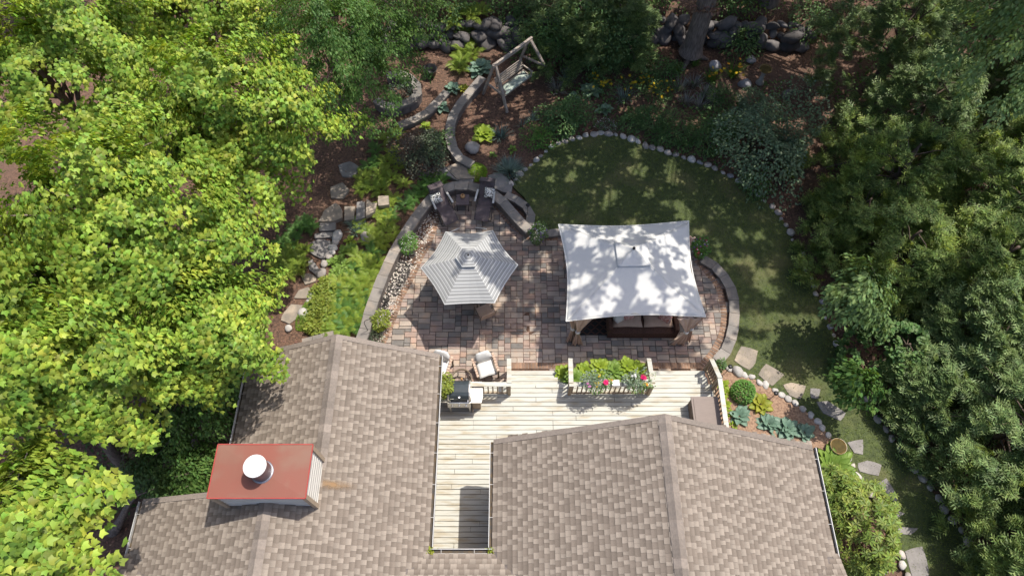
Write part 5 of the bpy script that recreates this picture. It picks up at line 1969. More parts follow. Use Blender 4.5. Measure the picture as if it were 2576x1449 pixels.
def dome_leaves(c, r, n, s, tm, droop=.35, shell=.55, upb=.25, lump=.18, seed=0):
    """leaves through the outer part of a lumpy dome: tips outwards and down, faces out and up"""
    u_ = rdir(n, upb)
    c, r = np.array(c, float), np.array(r, float)
    g_ = np.random.default_rng(seed + 1)
    q = np.ones(n)
    for _ in range(5):
        k_ = unit(g_.normal(size=(1, 3)))[0]
        q += lump * .5 * np.sin(u_ @ k_ * g_.uniform(2.5, 6) + g_.uniform(0, 6))
    rr_ = (shell + (1 - shell) * rng.uniform(0, 1, n) ** .6) * q
    pos = c + u_ * r * rr_[:, None]
    dr = u_ * [1, 1, .4] + rdir(n) * .55
    dr[:, 2] -= droop
    nr = u_ + np.array([0, 0, .7]) + rdir(n) * .35
    return leaves(pos, dr, nr, rng.uniform(.75, 1.2, n) * s, tm)


def bush(p, r, m, label, cat='shrub', n=900, s=.09, tm='leaf', z=None, name='shrub', group=None, flowers=None, upb=.45, lump=.22, shell=.5, twigs=True):
    z0 = float(gz(p[0], p[1])) if z is None else z
    t = thing(name, label, cat, (p[0], p[1], z0), group)
    c_ = (p[0], p[1], z0 + r[2] * .42)
    foliage('foliage', [dome_leaves(c_, r, n, s, tm, shell=shell, upb=upb, lump=lump, seed=int(abs(p[0]) * 97 + abs(p[1]) * 13))], m, t)
    if twigs:
        mb = MB()
        for i in range(7):
            a = i * .9
            mb.tube([(p[0], p[1], z0 - .02), (p[0] + math.cos(a) * r[0] * .3, p[1] + math.sin(a) * r[1] * .3, z0 + r[2] * .35), (p[0] + math.cos(a) * r[0] * .7, p[1] + math.sin(a) * r[1] * .7, z0 + r[2] * .8)], [.02, .013, .005], 5)
        mb.build('stem', 'twig', t)
    if flowers:
        for fm, cnt, sz_ in flowers:
            for i in range(cnt):
                u_ = rdir(1, .9)[0]
                flower(t, (c_[0] + u_[0] * r[0] * .98, c_[1] + u_[1] * r[1] * .98, c_[2] + abs(u_[2]) * r[2] * .98), sz_, fm)
    return t


def pot(t, p, r, h, m, z=0.0):
    MB().lathe([(r * .7, 0), (r * .95, h * .85), (r * 1.05, h * .86), (r * 1.05, h), (r * .92, h), (r * .85, h * .85), (0, h * .82)], (p[0], p[1], z), 20).build('pot', m, t, True)


# hostas in the bed between the steps
hp = [(xl + .18, 7.72), (xl + .55, 8.02), (xl + .62, 7.62), (xl + .98, 7.78), (xl + 1.02, 8.12), (xl + 1.42, 7.66), (xl + 1.45, 8.02), (xl + 1.85, 7.80), (xl + 1.86, 8.14), (xl + 2.2, 7.70), (xl + 2.18, 8.04), (xl - .12, 7.9)]
for i, q in enumerate(hp):
    m = 'hosta_chartreuse' if i % 3 else 'hosta_green'
    hosta(q, .70, m, ('yellow green' if i % 3 else 'deeper green') + ' hosta packed inside the railed bed between the deck steps', 'hostas in the railed bed', n=24, z=.22 if i % 2 else .32)


def flower_box(label, u, v, flw):
    p = at(u, v, RZ + .1)
    t = thing('flower_box', label, 'flower box', (p.x, RY, RZ))
    c_ = Vector((p.x, RY, RZ))
    MB().prism([(c_.x - .36, c_.y - .1), (c_.x + .36, c_.y - .1), (c_.x + .36, c_.y + .1), (c_.x - .36, c_.y + .1)], RZ + .002, RZ + .15).build('box', 'white', t)
    foliage('foliage', [dome_leaves((c_.x, c_.y, RZ + .16), (.42, .26, .22), 420, .07, 'leaf', lump=.4), dome_leaves((c_.x - .2, c_.y + .06, RZ + .2), (.26, .22, .2), 160, .06, 'oval')], 'silver_leaf', t)
    k_ = foliage('trailing_foliage', [dome_leaves((c_.x + .1, c_.y - .02, RZ + .12), (.40, .24, .26), 300, .06, 'leaf', lump=.4, upb=.0)], 'hosta_green', t)
    sp_ = []
    for i in range(46):
        a, el_ = random.uniform(0, 6.28), random.uniform(.35, 1.3)
        b = Vector((c_.x + flw[0], c_.y + .02, RZ + .16))
        e_ = b + Vector((math.cos(a) * math.cos(el_), math.sin(a) * math.cos(el_), math.sin(el_))) * .34
        sp_.append((b, e_))
    mb = MB()
    for b, e_ in sp_:
        sd = Vector((e_ - b).cross(Vector((0, 0, 1)))).normalized() * .007
        mb.add([b - sd, b + sd, e_], [(0, 1, 2)])
    mb.build('spike_plant', 'barberry_leaf', t)
    for m, dx, dy, dz, cnt, sz_ in flw[1]:
        for i in range(cnt):
            flower(t, (c_.x + dx + random.uniform(-.06, .06), c_.y + dy + random.uniform(-.06, .06), RZ + dz + random.uniform(-.05, .07)), sz_ * random.uniform(.8, 1.2), m)


flower_box('flower box with magenta petunias and yellow blooms on the railing', 1497, 953, (-.02, [('petal_pink', .26, -.06, .30, 12, .11), ('petal_yellow', .0, -.1, .28, 4, .08), ('petal_lilac', -.2, -.14, .24, 4, .08), ('petal_orange', .42, .05, .2, 4, .07), ('petal_yellow', .14, .2, .2, 4, .07)]))
flower_box('flower box with pink petunias and orange blooms by the rail corner', 1599, 952, (-.12, [('petal_pink', .18, .12, .30, 13, .11), ('petal_orange', .25, -.1, .24, 7, .08), ('petal_white', -.1, .1, .35, 5, .07), ('petal_yellow', .2, .0, .2, 3, .06)]))
p = at(1548, 958, RZ + .06)
mb = MB().prism([(p.x - .11, RY - .1), (p.x + .11, RY - .1), (p.x + .11, RY + .09), (p.x - .11, RY + .09)], RZ + .002, RZ + .13)
tag(mb.build('rail_planter', 'white'), 'small white box on the rail between the two flower boxes', 'planter box')

# pots and patio plants
def potted(label, u, v, r, ph, m, pm_, n=700, s=.06, z=0.0, fl=None, tm='leaf', ball=None):
    p = at(u, v, z + ph + r * .6)
    t = thing('potted_plant', label, 'potted plant', (p.x, p.y, z))
    pot(t, p, r * .55, ph, pm_, z)
    rr_ = ball or (r, r, r * .9)
    foliage('foliage', [dome_leaves((p.x, p.y, z + ph + rr_[2] * .55), rr_, n, s, tm, lump=.2, shell=.6, upb=.25)], m, t)
    if fl:
        for fm, cnt, sz_ in fl:
            for i in range(cnt):
                u_ = rdir(1, .7)[0]
                flower(t, (p.x + u_[0] * rr_[0], p.y + u_[1] * rr_[1], z + ph + rr_[2] * .55 + u_[2] * rr_[2]), sz_, fm)
    return t


potted('clipped green shrub in a blue white pot beside the grill lid', 1116, 972, .23, .2, 'gold_leaf', 'cer_blue', 1300, .055, DZ + .78, None, 'oval', (.28, .29, .34))
potted('round green planter dotted with white blooms on the gravel strip', 1026, 613, .33, .25, 'box_leaf', 'concrete', 1000, .06, 0, [('petal_white', 34, .035)])
potted('yellow green bushy plant under the shepherd hook', 957, 805, .30, .25, 'gold_leaf', 'concrete', 600, .085)
potted('flower urn with purple and white blooms at the wall end', 1353, 586, .34, .42, 'deep_leaf', 'concrete', 900, .06, 0, [('petal_purple', 22, .07), ('petal_white', 24, .05)])
potted('patio pot with purple and pink blooms behind the gazebo', 1763, 622, .32, .35, 'box_leaf', 'terra', 800, .07, 0, [('petal_purple', 14, .07), ('petal_pink', 8, .07), ('petal_white', 12, .05)])
potted('spiky plant in a terracotta pot outside the deck rail', 1812, 918, .16, .26, 'shade_leaf', 'terra', 260, .08)
p = at(1082, 176, .3)
t = thing('garden_pot', 'empty black garden pot on the mulch above the stone ring', 'pot', (p.x, p.y, 0))
MB().lathe([(.2, 0), (.27, .34), (.29, .36), (.26, .36), (.2, .1), (0, .08)], (p.x, p.y, 0), 20).build('pot_shell', 'blackpl', t, True)
b = at(931, 843, .05)
t = thing('shepherd_hook', 'thin black shepherd hook standing over the gravel', 'plant hook', (b.x, b.y, 0))
tp = [Vector((b.x, b.y, -.05)), Vector((b.x - .02, b.y, .9))]
for i in range(9):
    a = math.pi - i * math.pi / 8
    tp.append(Vector((b.x + .14 + .16 * math.cos(a), b.y + .1 * i / 8, .95 + .17 * math.sin(a))))
MB().tube(tp, .010, 6).build('hook_rod', 'iron', t)
p = at(945, 850, .1)
bush(p, (.28, .25, .3), 'barberry_leaf', 'dark twiggy plant on the gravel beside the roof edge', 'plant', 260, .06)

# hostas and clumps of the back garden
for lab, u, v, dia, m, n in (('large blue grey hosta beside the swing leg', 1209, 177, 1.15, 'hosta_blue', 22), ('blue hosta in the terrace between two stone edgings', 1139, 226, .75, 'hosta_blue', 15),
                             ('blue green hosta lower on the terrace by the curved wall', 1108, 270, .75, 'hosta_blue', 14), ('small bright chartreuse hosta on the mulch above the ferns', 1072, 320, .55, 'hosta_chartreuse', 11),
                             ('large bright chartreuse hosta in the open mulch', 1218, 340, 1.05, 'hosta_chartreuse', 22), ('pale rimmed hosta among the iris clumps', 1485, 233, .95, 'hosta_pale', 20),
                             ('smaller pale rimmed hosta beside the larger rimmed one', 1442, 247, .65, 'hosta_pale', 14), ('pale blue hosta above the white flowering groundcover', 1522, 279, .75, 'hosta_pale', 14),
                             ('yellow green leafy clump beside the terrace hosta', 1166, 227, .6, 'hosta_gold', 12), ('small green hosta in front of the white boulder', 1290, 378, .4, 'hosta_green', 9),
                             ('tiny green hosta on the bare mulch slope', 1240, 392, .34, 'hosta_green', 8)):
    hosta(at(u, v), dia, m, lab, None, n)
for lab, u, v, dia, m, n in (('gold leaved hosta next to the round boxwood', 1914, 1015, .92, 'hosta_gold', 18), ('blue hosta beside the deck railing foot', 1862, 1045, .85, 'hosta_blue', 17), ('blue hosta at the rail end of the row along the eave', 1936, 1064, .85, 'hosta_blue', 18),
                             ('blue hosta in the middle of the row along the eave', 1982, 1075, .9, 'hosta_blue', 20), ('blue hosta with white blooms at the far end of the eave row', 2026, 1086, .8, 'hosta_blue', 18)):
    hosta(at(u, v, .15), dia, m, lab, None, n)
hosta(at(2090, 1178, .1), 1.1, 'hosta_green', 'narrow leaved green hosta below the roof gutter', None, 46, long=1.5)
for i, (u, v) in enumerate(((1822, 962), (1832, 985), (1828, 1012), (1836, 1035), (1848, 1065))):
    hosta(at(u, v, .2), .5, 'hosta_chartreuse', 'yellow green hosta squeezed against the outside of the deck railing', 'hostas along the deck railing', 13)
bush(at(1874, 980, .35), (.37, .37, .42), 'box_leaf', 'round clipped boxwood ball in the chip bed', 'shrub', 2600, .05, 'oval', lump=.05, shell=.8, upb=.2, name='boxwood')
rh = at(2163, 1318, .8)
t = bush((rh.x - .1, rh.y), (1.15, 1.5, 1.25), 'rhodo_leaf', 'big yellow green rhododendron bush beside the roof gutter', 'shrub', 620, .17, 'whorl', name='rhododendron', lump=.2, shell=.72, upb=.5)
bush((rh.x - .55, rh.y + 1.0), (.6, .6, .8), 'rhodo_leaf', 'smaller rhododendron shoots nearest the green hosta', 'shrub', 200, .16, 'whorl', name='rhododendron', lump=.2, shell=.7)

for lab, u, v, s_, m, n in (('blue iris clump next to the chartreuse hosta', 1260, 345, .55, 'strap_blue', 70), ('blue iris clump on the mulch below the swing', 1338, 304, .55, 'strap_blue', 46), ('sparse iris fan beside the green shrub', 1312, 318, .4, 'strap_blue', 20),
                            ('grey iris clump by the swing leg foot', 1400, 228, .6, 'strap_grey', 80), ('tall blue grey iris clump right of the swing', 1425, 205, .65, 'strap_blue', 80), ('blue iris clump beyond the rimmed hostas', 1570, 250, .65, 'strap_blue', 60),
                            ('dark green grass clump near the shaded rock', 1862, 268, .5, 'strap_blue', 40)):
    strap(at(u, v), s_, m, lab, 'iris', n)
for i, (u, v) in enumerate(((1712, 225), (1745, 215), (1772, 240), (1725, 262), (1760, 270), (1790, 258))):
    strap(at(u, v), .6, 'strap_grey', 'grey lavender clump in the big grey drift of the back bed', 'lavender', 70, 'lavender clumps of the grey drift', name='lavender_clump', erect=.9)
strap(at(1788, 202), .6, 'strap_green', 'daylily clump with orange yellow blooms beside the sharp rock', 'daylily', 90, None, [('petal_orange', 4, .13), ('petal_yellow', 5, .13)], name='daylily_clump')
strap(at(1843, 188), .7, 'strap_green', 'tall daylily clump with yellow blooms left of the bird bath', 'daylily', 110, None, [('petal_orange', 4, .14), ('petal_yellow', 6, .14)], name='daylily_clump')
strap(at(1705, 180), .5, 'strap_green', 'daylily clump without blooms near the big trunk', 'daylily', 60, name='daylily_clump')
strap(at(1748, 164), .45, 'strap_green', 'small daylily clump at the foot of the big trunk', 'daylily', 40, name='daylily_clump')
strap(at(1282, 432), .5, 'strap_blue', 'dense blue green grassy mound at the lawn corner', 'ornamental grass', 420, spread=2.6, name='grass_mound', erect=.2)
for i, (u, v, fl) in enumerate(((1508, 190, 6), (1500, 205, 5), (1520, 222, 4), (1608, 195, 5), (1628, 210, 6), (1642, 205, 4), (1600, 226, 5), (1645, 234, 4), (1660, 222, 4), (1682, 216, 5), (1560, 205, 3))):
    bush(at(u, v, .3), (.42, .42, .40), 'shade_leaf', 'low dark green perennial carrying small yellow blooms in the back bed', 'perennial', 260, .07, 'leaf', name='coreopsis', group='yellow flowered perennials of the back bed', flowers=[('petal_yellow', fl + 2, .125)], twigs=False)
bush(at(1525, 315, .1), (.45, .4, .22), 'silver_leaf', 'low groundcover with tiny white blooms by the lawn stones', 'groundcover', 420, .05, flowers=[('petal_white', 34, .035)], twigs=False)
bush(at(1196, 431, .1), (.42, .40, .24), 'moss', 'bright yellow green moss cushion on the landing', 'moss', 5200, .035, 'leaf', lump=.08, shell=.8, name='moss_cushion', twigs=False)
for lab, u, v in (('moss strip end touching the white slab rock', 762, 806), ('middle of the bright moss strip along the path', 774, 780), ('moss strip end near the bright boulder', 790, 746)):
    bush(at(u, v, .05), (.22, .42, .12), 'moss', lab, 'moss', 1800, .03, 'leaf', lump=.1, shell=.8, name='moss_cushion', twigs=False)

# shrubs of the beds
for lab, u, v, z_, r_, m, n, s_, tm in (
        ('dark broad shrub behind the pale iris clumps', 1422, 293, .5, (1.0, .8, .95), 'shade_leaf', 1900, .085, 'oval'),
        ('small bright green shrub by the lawn stones', 1356, 345, .4, (.55, .5, .6), 'box_leaf', 700, .08, 'leaf'),
        ('dark barberry shrub with purple cast above the ferns', 1062, 382, .6, (.95, .95, 1.0), 'barberry_leaf', 2400, .075, 'oval'),
        ('green leafy shrub between barberry and curved wall', 1098, 345, .5, (.5, .5, .6), 'shade_leaf', 500, .09, 'leaf'),
        ('dusky blue green laurel bush overhanging the lawn stones', 1948, 365, .9, (1.75, 1.6, 1.7), 'laurel_leaf', 5200, .12, 'oval'),
        ('dark groundcover shrub along the far lawn stones', 1690, 335, .3, (1.0, .7, .55), 'deep_leaf', 1500, .08, 'leaf'),
        ('dark groundcover shrub before the laurel bush', 1785, 350, .35, (.9, .8, .7), 'deep_leaf', 1500, .085, 'leaf'),
        ('low green shrub next to the grey lavender drift', 1640, 290, .35, (.9, .7, .6), 'shade_leaf', 1300, .08, 'leaf'),
        ('low leafy shrub in front of the daylilies', 1815, 245, .3, (.7, .6, .5), 'shade_leaf', 800, .085, 'leaf'),
        ('dull green shrub between laurel and bird bath', 1905, 262, .4, (.8, .7, .7), 'laurel_leaf', 1200, .09, 'leaf'),
        ('shady green shrub near the pale blue hosta', 1590, 300, .3, (.6, .5, .45), 'shade_leaf', 700, .08, 'leaf'),
        ('twiggy flowering plant inside the stone ring', 1008, 222, .5, (.6, .5, .5), 'silver_leaf', 420, .07, 'leaf'),
        ('green shrub at the foot of the laurel by the lawn', 1905, 462, .3, (.6, .6, .5), 'deep_leaf', 700, .085, 'leaf')):
    big_ = 'overhanging the lawn' in lab
    bush(at(u, v, z_), r_, m, lab, 'shrub', int(n * 1.5), s_ * (.85 if big_ else 1), tm, lump=.62 if big_ else .3, shell=.35 if big_ else .5)

# low creeping cover over the back beds and the woodland floor: nobody could count its leaves
n = 60000
gx, gy = rng.uniform(-16, 24, n), rng.uniform(.5, 31, n)
gu, gv = pix(np.stack([gx, gy, np.zeros(n)], 1))
k = ((gu > 1385) & (gu < 1990) & (gv > 205) & (gv < 430)) | (gy > 23.9) | ((gx > 11) & (gu > 2080)) | ((gx < -7.6) & (gy > 3.6) & (gu < 560))
k &= ~pip(lawn_poly, gx, gy) & (np.sin(gx * 1.7 + 2 * np.sin(gy)) + np.sin(gy * 1.9 + gx) > -.75) & ~((gx > -9.6) & (gx < 8) & (gy < 7.6))
gx, gy = gx[k], gy[k]
n = len(gx)
o = foliage('ground_cover', [leaves(np.stack([gx, gy, gz(gx, gy) + rng.uniform(.02, .2, n)], 1), rdir(n, .1), np.array([0, 0, 1.0]) + rdir(n) * .5, rng.uniform(.08, .16, n), 'oval')], 'deep_leaf')
tag(o, 'low dark creeping cover over the back beds and woodland floor', 'groundcover', kind='stuff')

# ferns
ga, gb, gc = 'ferns on the bank below the seat wall', 'ferns beside the maple path', 'ferns at the back of the garden'
for x, y, s_ in ((800, 890, .62), (870, 940, .62), (750, 1000, .6), (900, 820, .55), (690, 1140, .6), (600, 1170, .58), (790, 1170, .6), (640, 1290, .66), (820, 1290, .55), (730, 1270, .62), (550, 1240, .5), (860, 1060, .55), (1000, 400, .5), (1040, 240, .5), (985, 500, .55),
                 (1060, 150, .5), (930, 600, .5), (860, 700, .5), (1080, 330, .5), (1040, 500, .5), (980, 690, .5), (640, 1080, .5), (740, 860, .5), (620, 880, .5), (790, 620, .5), (700, 1210, .55), (860, 1270, .5), (560, 1320, .5), (930, 480, .5), (890, 390, .42), (820, 320, .4), (1110, 240, .45), (1130, 100, .5), (780, 760, .45), (1130, 400, .45), (930, 740, .45), (700, 960, .5), (850, 1180, .5)):
    fern(at(*ZL(x, y)), s_ * 1.25, 'fern_bright' if random.random() < .8 else 'fern_mid', 'bright feathery fern on the sunlit bank between path and seat wall', ga)
for u, v in ((1085, 470), (1060, 480), (1110, 458), (1040, 500), (1020, 520), (1075, 455)):
    fern(at(u, v), .6, 'fern_mid', 'darker fern just outside the seat wall arc behind the recliners', 'ferns behind the recliners')
for x, y, s_ in ((80, 500, .45), (200, 470, .5), (190, 560, .5), (50, 690, .55), (130, 660, .6), (240, 660, .55), (150, 770, .6), (270, 730, .5), (290, 330, .5), (230, 380, .5), (60, 780, .5), (300, 560, .4), (330, 300, .45), (370, 360, .4)):
    fern(at(*ZL(x, y)), s_ * 1.2, 'fern_bright' if y > 500 else 'fern_mid', 'yellow green fern on the maple side of the flagstone path', gb)
for u, v, s_ in ((975, 350, .55), (945, 380, .55), (1000, 340, .5), (930, 420, .55), (960, 440, .6), (915, 450, .55), (990, 390, .5), (935, 470, .6), (960, 480, .6), (985, 450, .5), (1005, 420, .5), (975, 410, .55), (910, 480, .5), (950, 410, .5), (1015, 465, .45)):
    fern(at(u, v), s_ * 1.1, 'fern_bright' if v > 420 or u > 960 else 'fern_mid', 'lime green fern in the thick drift beside the barberry', 'ferns drifted beside the barberry')
for u, v, s_ in ((1172, 96, .75), (1166, 125, .75), (1160, 155, .7), (1194, 100, .65), (1182, 78, .7), (1155, 175, .6), (1190, 140, .6), (1185, 42, .7), (1212, 34, .6), (1156, 36, .6), (1140, 60, .55)):
    fern(at(u, v, .1 if v > 60 else .85), s_ * 1.2, 'fern_bright', 'tall lime fern in the column of ferns crossing the boulder wall', gc)

# gold and green groundcover on the bank: clumps one could count
for x, y in ((500, 880), (470, 930), (520, 950), (440, 1000), (480, 1030), (530, 1040), (420, 1080), (470, 1110), (400, 1160), (450, 1180), (500, 1160), (390, 1240), (430, 1260), (380, 1300), (440, 1320), (500, 1100)):
    bush(at(*ZL(x, y)), (.3, .3, .24), 'gold_leaf', 'gold leaved groundcover clump edging the path bank', 'groundcover', 190, .085, 'oval', name='groundcover', group='gold groundcover clumps', twigs=False)
for x, y in ((560, 680), (620, 650), (690, 690), (600, 760), (660, 790), (720, 740), (560, 820), (570, 960), (600, 1020), (680, 560), (740, 540)):
    hosta(at(*ZL(x, y)), .5, 'hosta_green', 'plain green hosta in the carpet of hostas on the bank', 'green hostas on the bank', 14)
hosta(at(*ZL(730, 465)), .5, 'hosta_chartreuse', 'bright yellow green leafy plant standing above the bank hostas', None, 9)
for x, y in ((790, 340), (750, 310), (840, 360), (780, 390)):
    strap(at(*ZL(x, y)), .4, 'strap_blue', 'blue green grassy clump below the step stones', 'ornamental grass', 46, 'blue clumps below the step stones', name='grass_clump')
#@@PART4
# ------------------------------------------------------------------ trees
def trunk_limbs(t, base, top, r0, ends, m='bark', lean=0.0):
    b, e = Vector(base), Vector(top)
    n_ = 7
    pts = [b.lerp(e, i / n_) + Vector((math.sin(i * 1.7) * .06 * i / n_, math.cos(i * 2.1) * .06 * i / n_, 0)) for i in range(n_ + 1)]
    rs = [r0 * (1.35 if i == 0 else 1.08 if i == 1 else 1 - .62 * i / n_) for i in range(n_ + 1)]
    MB().tube(pts, rs, 12).build('trunk', m, t, True)
    if len(ends):
        mb = MB()
        for q in ends:
            q = Vector(q)
            s_ = random.uniform(.35, .95)
            a = b.lerp(e, s_)
            mid_ = a.lerp(q, .5) + Vector((0, 0, .12 * (q - a).length))
            r_ = r0 * (1 - .62 * s_) * .45
            mb.tube([a, mid_, q], [r_, r_ * .6, r_ * .18], 6, False)
        mb.build('branch', m, t, True)


def plume_tree(name, label, base, c, r, ncl, per, s, m, tm='maple', group=None, droop=.55, r0=.2, lo=-.25, ln=(.8, 1.7), flat=.5, trunk_top=None, layers=.17, fill=.16, cat='tree', clip=None):
    """broadleaf crown of drooping branch plumes: leaves hang along outward branches, dark gaps between"""
    t = thing(name, label, cat, (base[0], base[1], float(gz(base[0], base[1]))), group)
    c, r = np.array(c, float), np.array(r, float)
    u_ = rdir(ncl * 3, .35)
    u_ = u_[u_[:, 2] > lo][:ncl]
    k_ = len(u_)
    q = c + u_ * r * (rng.uniform(.5, 1.08, k_))[:, None]
    nin = int(k_ * fill)
    ui = rdir(nin, .2)
    q = np.concatenate([q, c + ui * r * rng.uniform(.3, .7, nin)[:, None]])
    u_ = np.concatenate([u_, ui])
    if clip is not None:
        kk = clip(q)
        q, u_ = q[kk], u_[kk]
        k_ = len(q) - min(nin, len(q))
    out = unit(u_ * [1, 1, .12] + rdir(len(u_)) * .22)
    out[:, 2] -= droop * .45
    out = unit(out)
    L_ = rng.uniform(*ln, len(q))
    N_ = len(q) * per
    idx = np.repeat(np.arange(len(q)), per)
    a = rng.beta(1.6, 1.4, N_) - .5
    side = unit(np.cross(out, [0, 0, 1.0]))
    lat = rng.normal(0, 1, N_) * .17 * L_[idx] * np.clip(1.15 - np.abs(a * 1.5), .25, 1)
    up = -.45 * lat ** 2 / L_[idx] - np.abs(rng.normal(0, layers, N_)) - .35 * np.maximum(a, 0) ** 2 * L_[idx] * 1.4
    pos = q[idx] + out[idx] * (a * L_[idx])[:, None] + side[idx] * lat[:, None] + np.stack([np.zeros(N_), np.zeros(N_), up], 1)
    d_ = out[idx] * .55 + side[idx] * (np.sign(lat) * .45)[:, None] + rdir(N_) * .45
    d_[:, 2] -= droop * 1.35
    nn_ = np.array([0, 0, .9]) + out[idx] * .7 + rdir(N_) * .62
    sz = rng.uniform(.7, 1.2, N_) * s
    if clip is not None:
        kk = clip(pos)
        pos, d_, nn_, sz = pos[kk], d_[kk], nn_[kk], sz[kk]
    foliage('crown', [leaves(pos, d_, nn_, sz, tm)], m, t)
    ends = q[::max(1, len(q) // 16)][:18]
    trunk_limbs(t, (base[0], base[1], float(gz(base[0], base[1])) - .1), trunk_top or (c[0], c[1], c[2] + r[2] * .35), r0, ends)
    return t


clip_house = lambda q: ~((q[:, 0] > -7.35) & (q[:, 1] < 7.6) & (q[:, 2] < 4.6) & (q[:, 0] < 8)) & ~((q[:, 0] > -9.4) & (q[:, 1] < 3.6) & (q[:, 2] < 5.2))
MAPLES = [
    # label, trunk foot, image place of crown centre (u, v, z), radii, clusters, leaf size, material
    ('tall sunlit maple at the middle of the tree mass beside the house', (-11.5, 10.5), (300, 610, 6.2), (3.3, 3.2, 3.4), 210, .155, 'maple_leaf', 'maple'),
    ('maple crown hanging over the flagstone path and roof corner', (-9.6, 9.0), (515, 835, 5.2), (1.8, 1.9, 2.2), 120, .15, 'maple_leaf', 'maple'),
    ('bright maple filling the upper corner above the others', (-15.5, 17.0), (130, 210, 6.0), (3.6, 3.4, 3.3), 210, .155, 'maple_leaf', 'maple'),
    ('bright maple reaching a long branch towards the swing', (-9.8, 15.5), (600, 330, 5.4), (2.8, 2.6, 2.8), 170, .15, 'maple_leaf', 'maple'),
    ('maple at the upper picture edge behind the brighter crowns', (-11.5, 23.5), (480, 40, 4.6), (2.6, 2.2, 2.6), 130, .15, 'maple_leaf', 'maple'),
    ('maple overhanging the gap beside the chimney', (-11.5, 5.0), (170, 960, 6.4), (2.3, 1.7, 2.2), 125, .165, 'maple_leaf', 'maple'),
    ('broad leaved young maple closest below the chimney', (-13.5, 2.5), (60, 1340, 6.4), (1.55, 1.5, 1.6), 70, .21, 'maple_leaf', 'maple'),
    ('lower maple limb leaning against the picture side below the bright one', (-13.5, 6.5), (20, 800, 6.2), (1.9, 2.3, 2.2), 100, .165, 'maple_leaf', 'maple'),
]
for lab, bs, (u, v, z_), r_, ncl, s_, m, tm in MAPLES:
    plume_tree('maple_tree', lab, bs, at(u, v, z_), r_, int(ncl * .58), 205, s_ * .82, m, tm, 'maples beside the house', clip=clip_house)
for lab, bs, (u, v, z_), r_, ncl, s_, m in (
        ('shaded linden tree between the bright maple and the swing garden', (-6.8, 19.5), (850, 150, 4.6), (2.7, 2.6, 2.9), 170, .10, 'linden_leaf'),
        ('dark linden tree at the top behind the planter ring', (-7.5, 24.5), (900, 30, 4.2), (2.8, 2.6, 2.6), 120, .11, 'linden_leaf'),
        ('dim undergrowth tree beside the chimney wall', (-9.6, 5.6), (510, 990, 2.6), (1.6, 1.8, 1.9), 90, .11, 'linden_leaf'),
        ('low yellow green sapling between chimney and maples', (-8.6, 4.6), (495, 1195, 2.4), (.8, .7, 1.0), 34, .11, 'linden_leaf'),
        ('dark sapling behind the big maple leaves near the gutter', (-11.5, 3.2), (400, 1180, 1.8), (1.0, 1.0, 1.2), 36, .11, 'shade_leaf')):
    plume_tree('linden_tree' if 'linden' in lab else 'sapling', lab, bs, at(u, v, z_), r_, ncl, 130, s_, m, 'leaf', None, ln=(.5, 1.1), r0=.12, clip=clip_house)


def evergreen(label, base, H, R, ntuft, per, s, m, name='evergreen_tree', group=None, shape=.42, lumps=.35, tm='spray', droop=.15, cat='tree'):
    """feathery evergreen: tufts of sprays over an uneven cone, each tuft a little dome of needles"""
    z0 = float(gz(base[0], base[1]))
    H *= .86
    t = thing(name, label, cat, (base[0], base[1], z0), group)
    h = rng.uniform(.06, 1.0, ntuft) ** .9
    a = rng.uniform(0, 6.283, ntuft)
    rr_ = R * (1 - h) ** shape * rng.uniform(.55, 1.0, ntuft) ** .6 + .12
    g_ = np.random.default_rng(int(abs(base[0]) * 31 + abs(base[1]) * 57))
    for _ in range(3):
        rr_ *= 1 + lumps * .5 * np.sin(a * g_.integers(2, 6) + h * g_.uniform(3, 9) + g_.uniform(0, 6))
    q = np.stack([base[0] + np.cos(a) * rr_, base[1] + np.sin(a) * rr_, z0 + h * H], 1)
    o_ = np.stack([np.cos(a), np.sin(a), np.full(ntuft, .45)], 1)
    N_ = ntuft * per
    idx = np.repeat(np.arange(ntuft), per)
    d_ = o_[idx] * .8 + rdir(N_, .1) * [.8, .8, .45]
    d_[:, 2] -= droop
    pos = q[idx] + rdir(N_) * .09
    nn_ = np.array([0, 0, 1.3]) + rdir(N_) * .4
    foliage('crown', [leaves(pos, d_, nn_, rng.uniform(.6, 1.15, N_) * s, tm)], m, t)
    ends = q[::max(1, ntuft // 14)][:16]
    trunk_limbs(t, (base[0], base[1], z0 - .1), (base[0], base[1], z0 + H * .96), .05 + .02 * H, ends, 'twig')
    return t


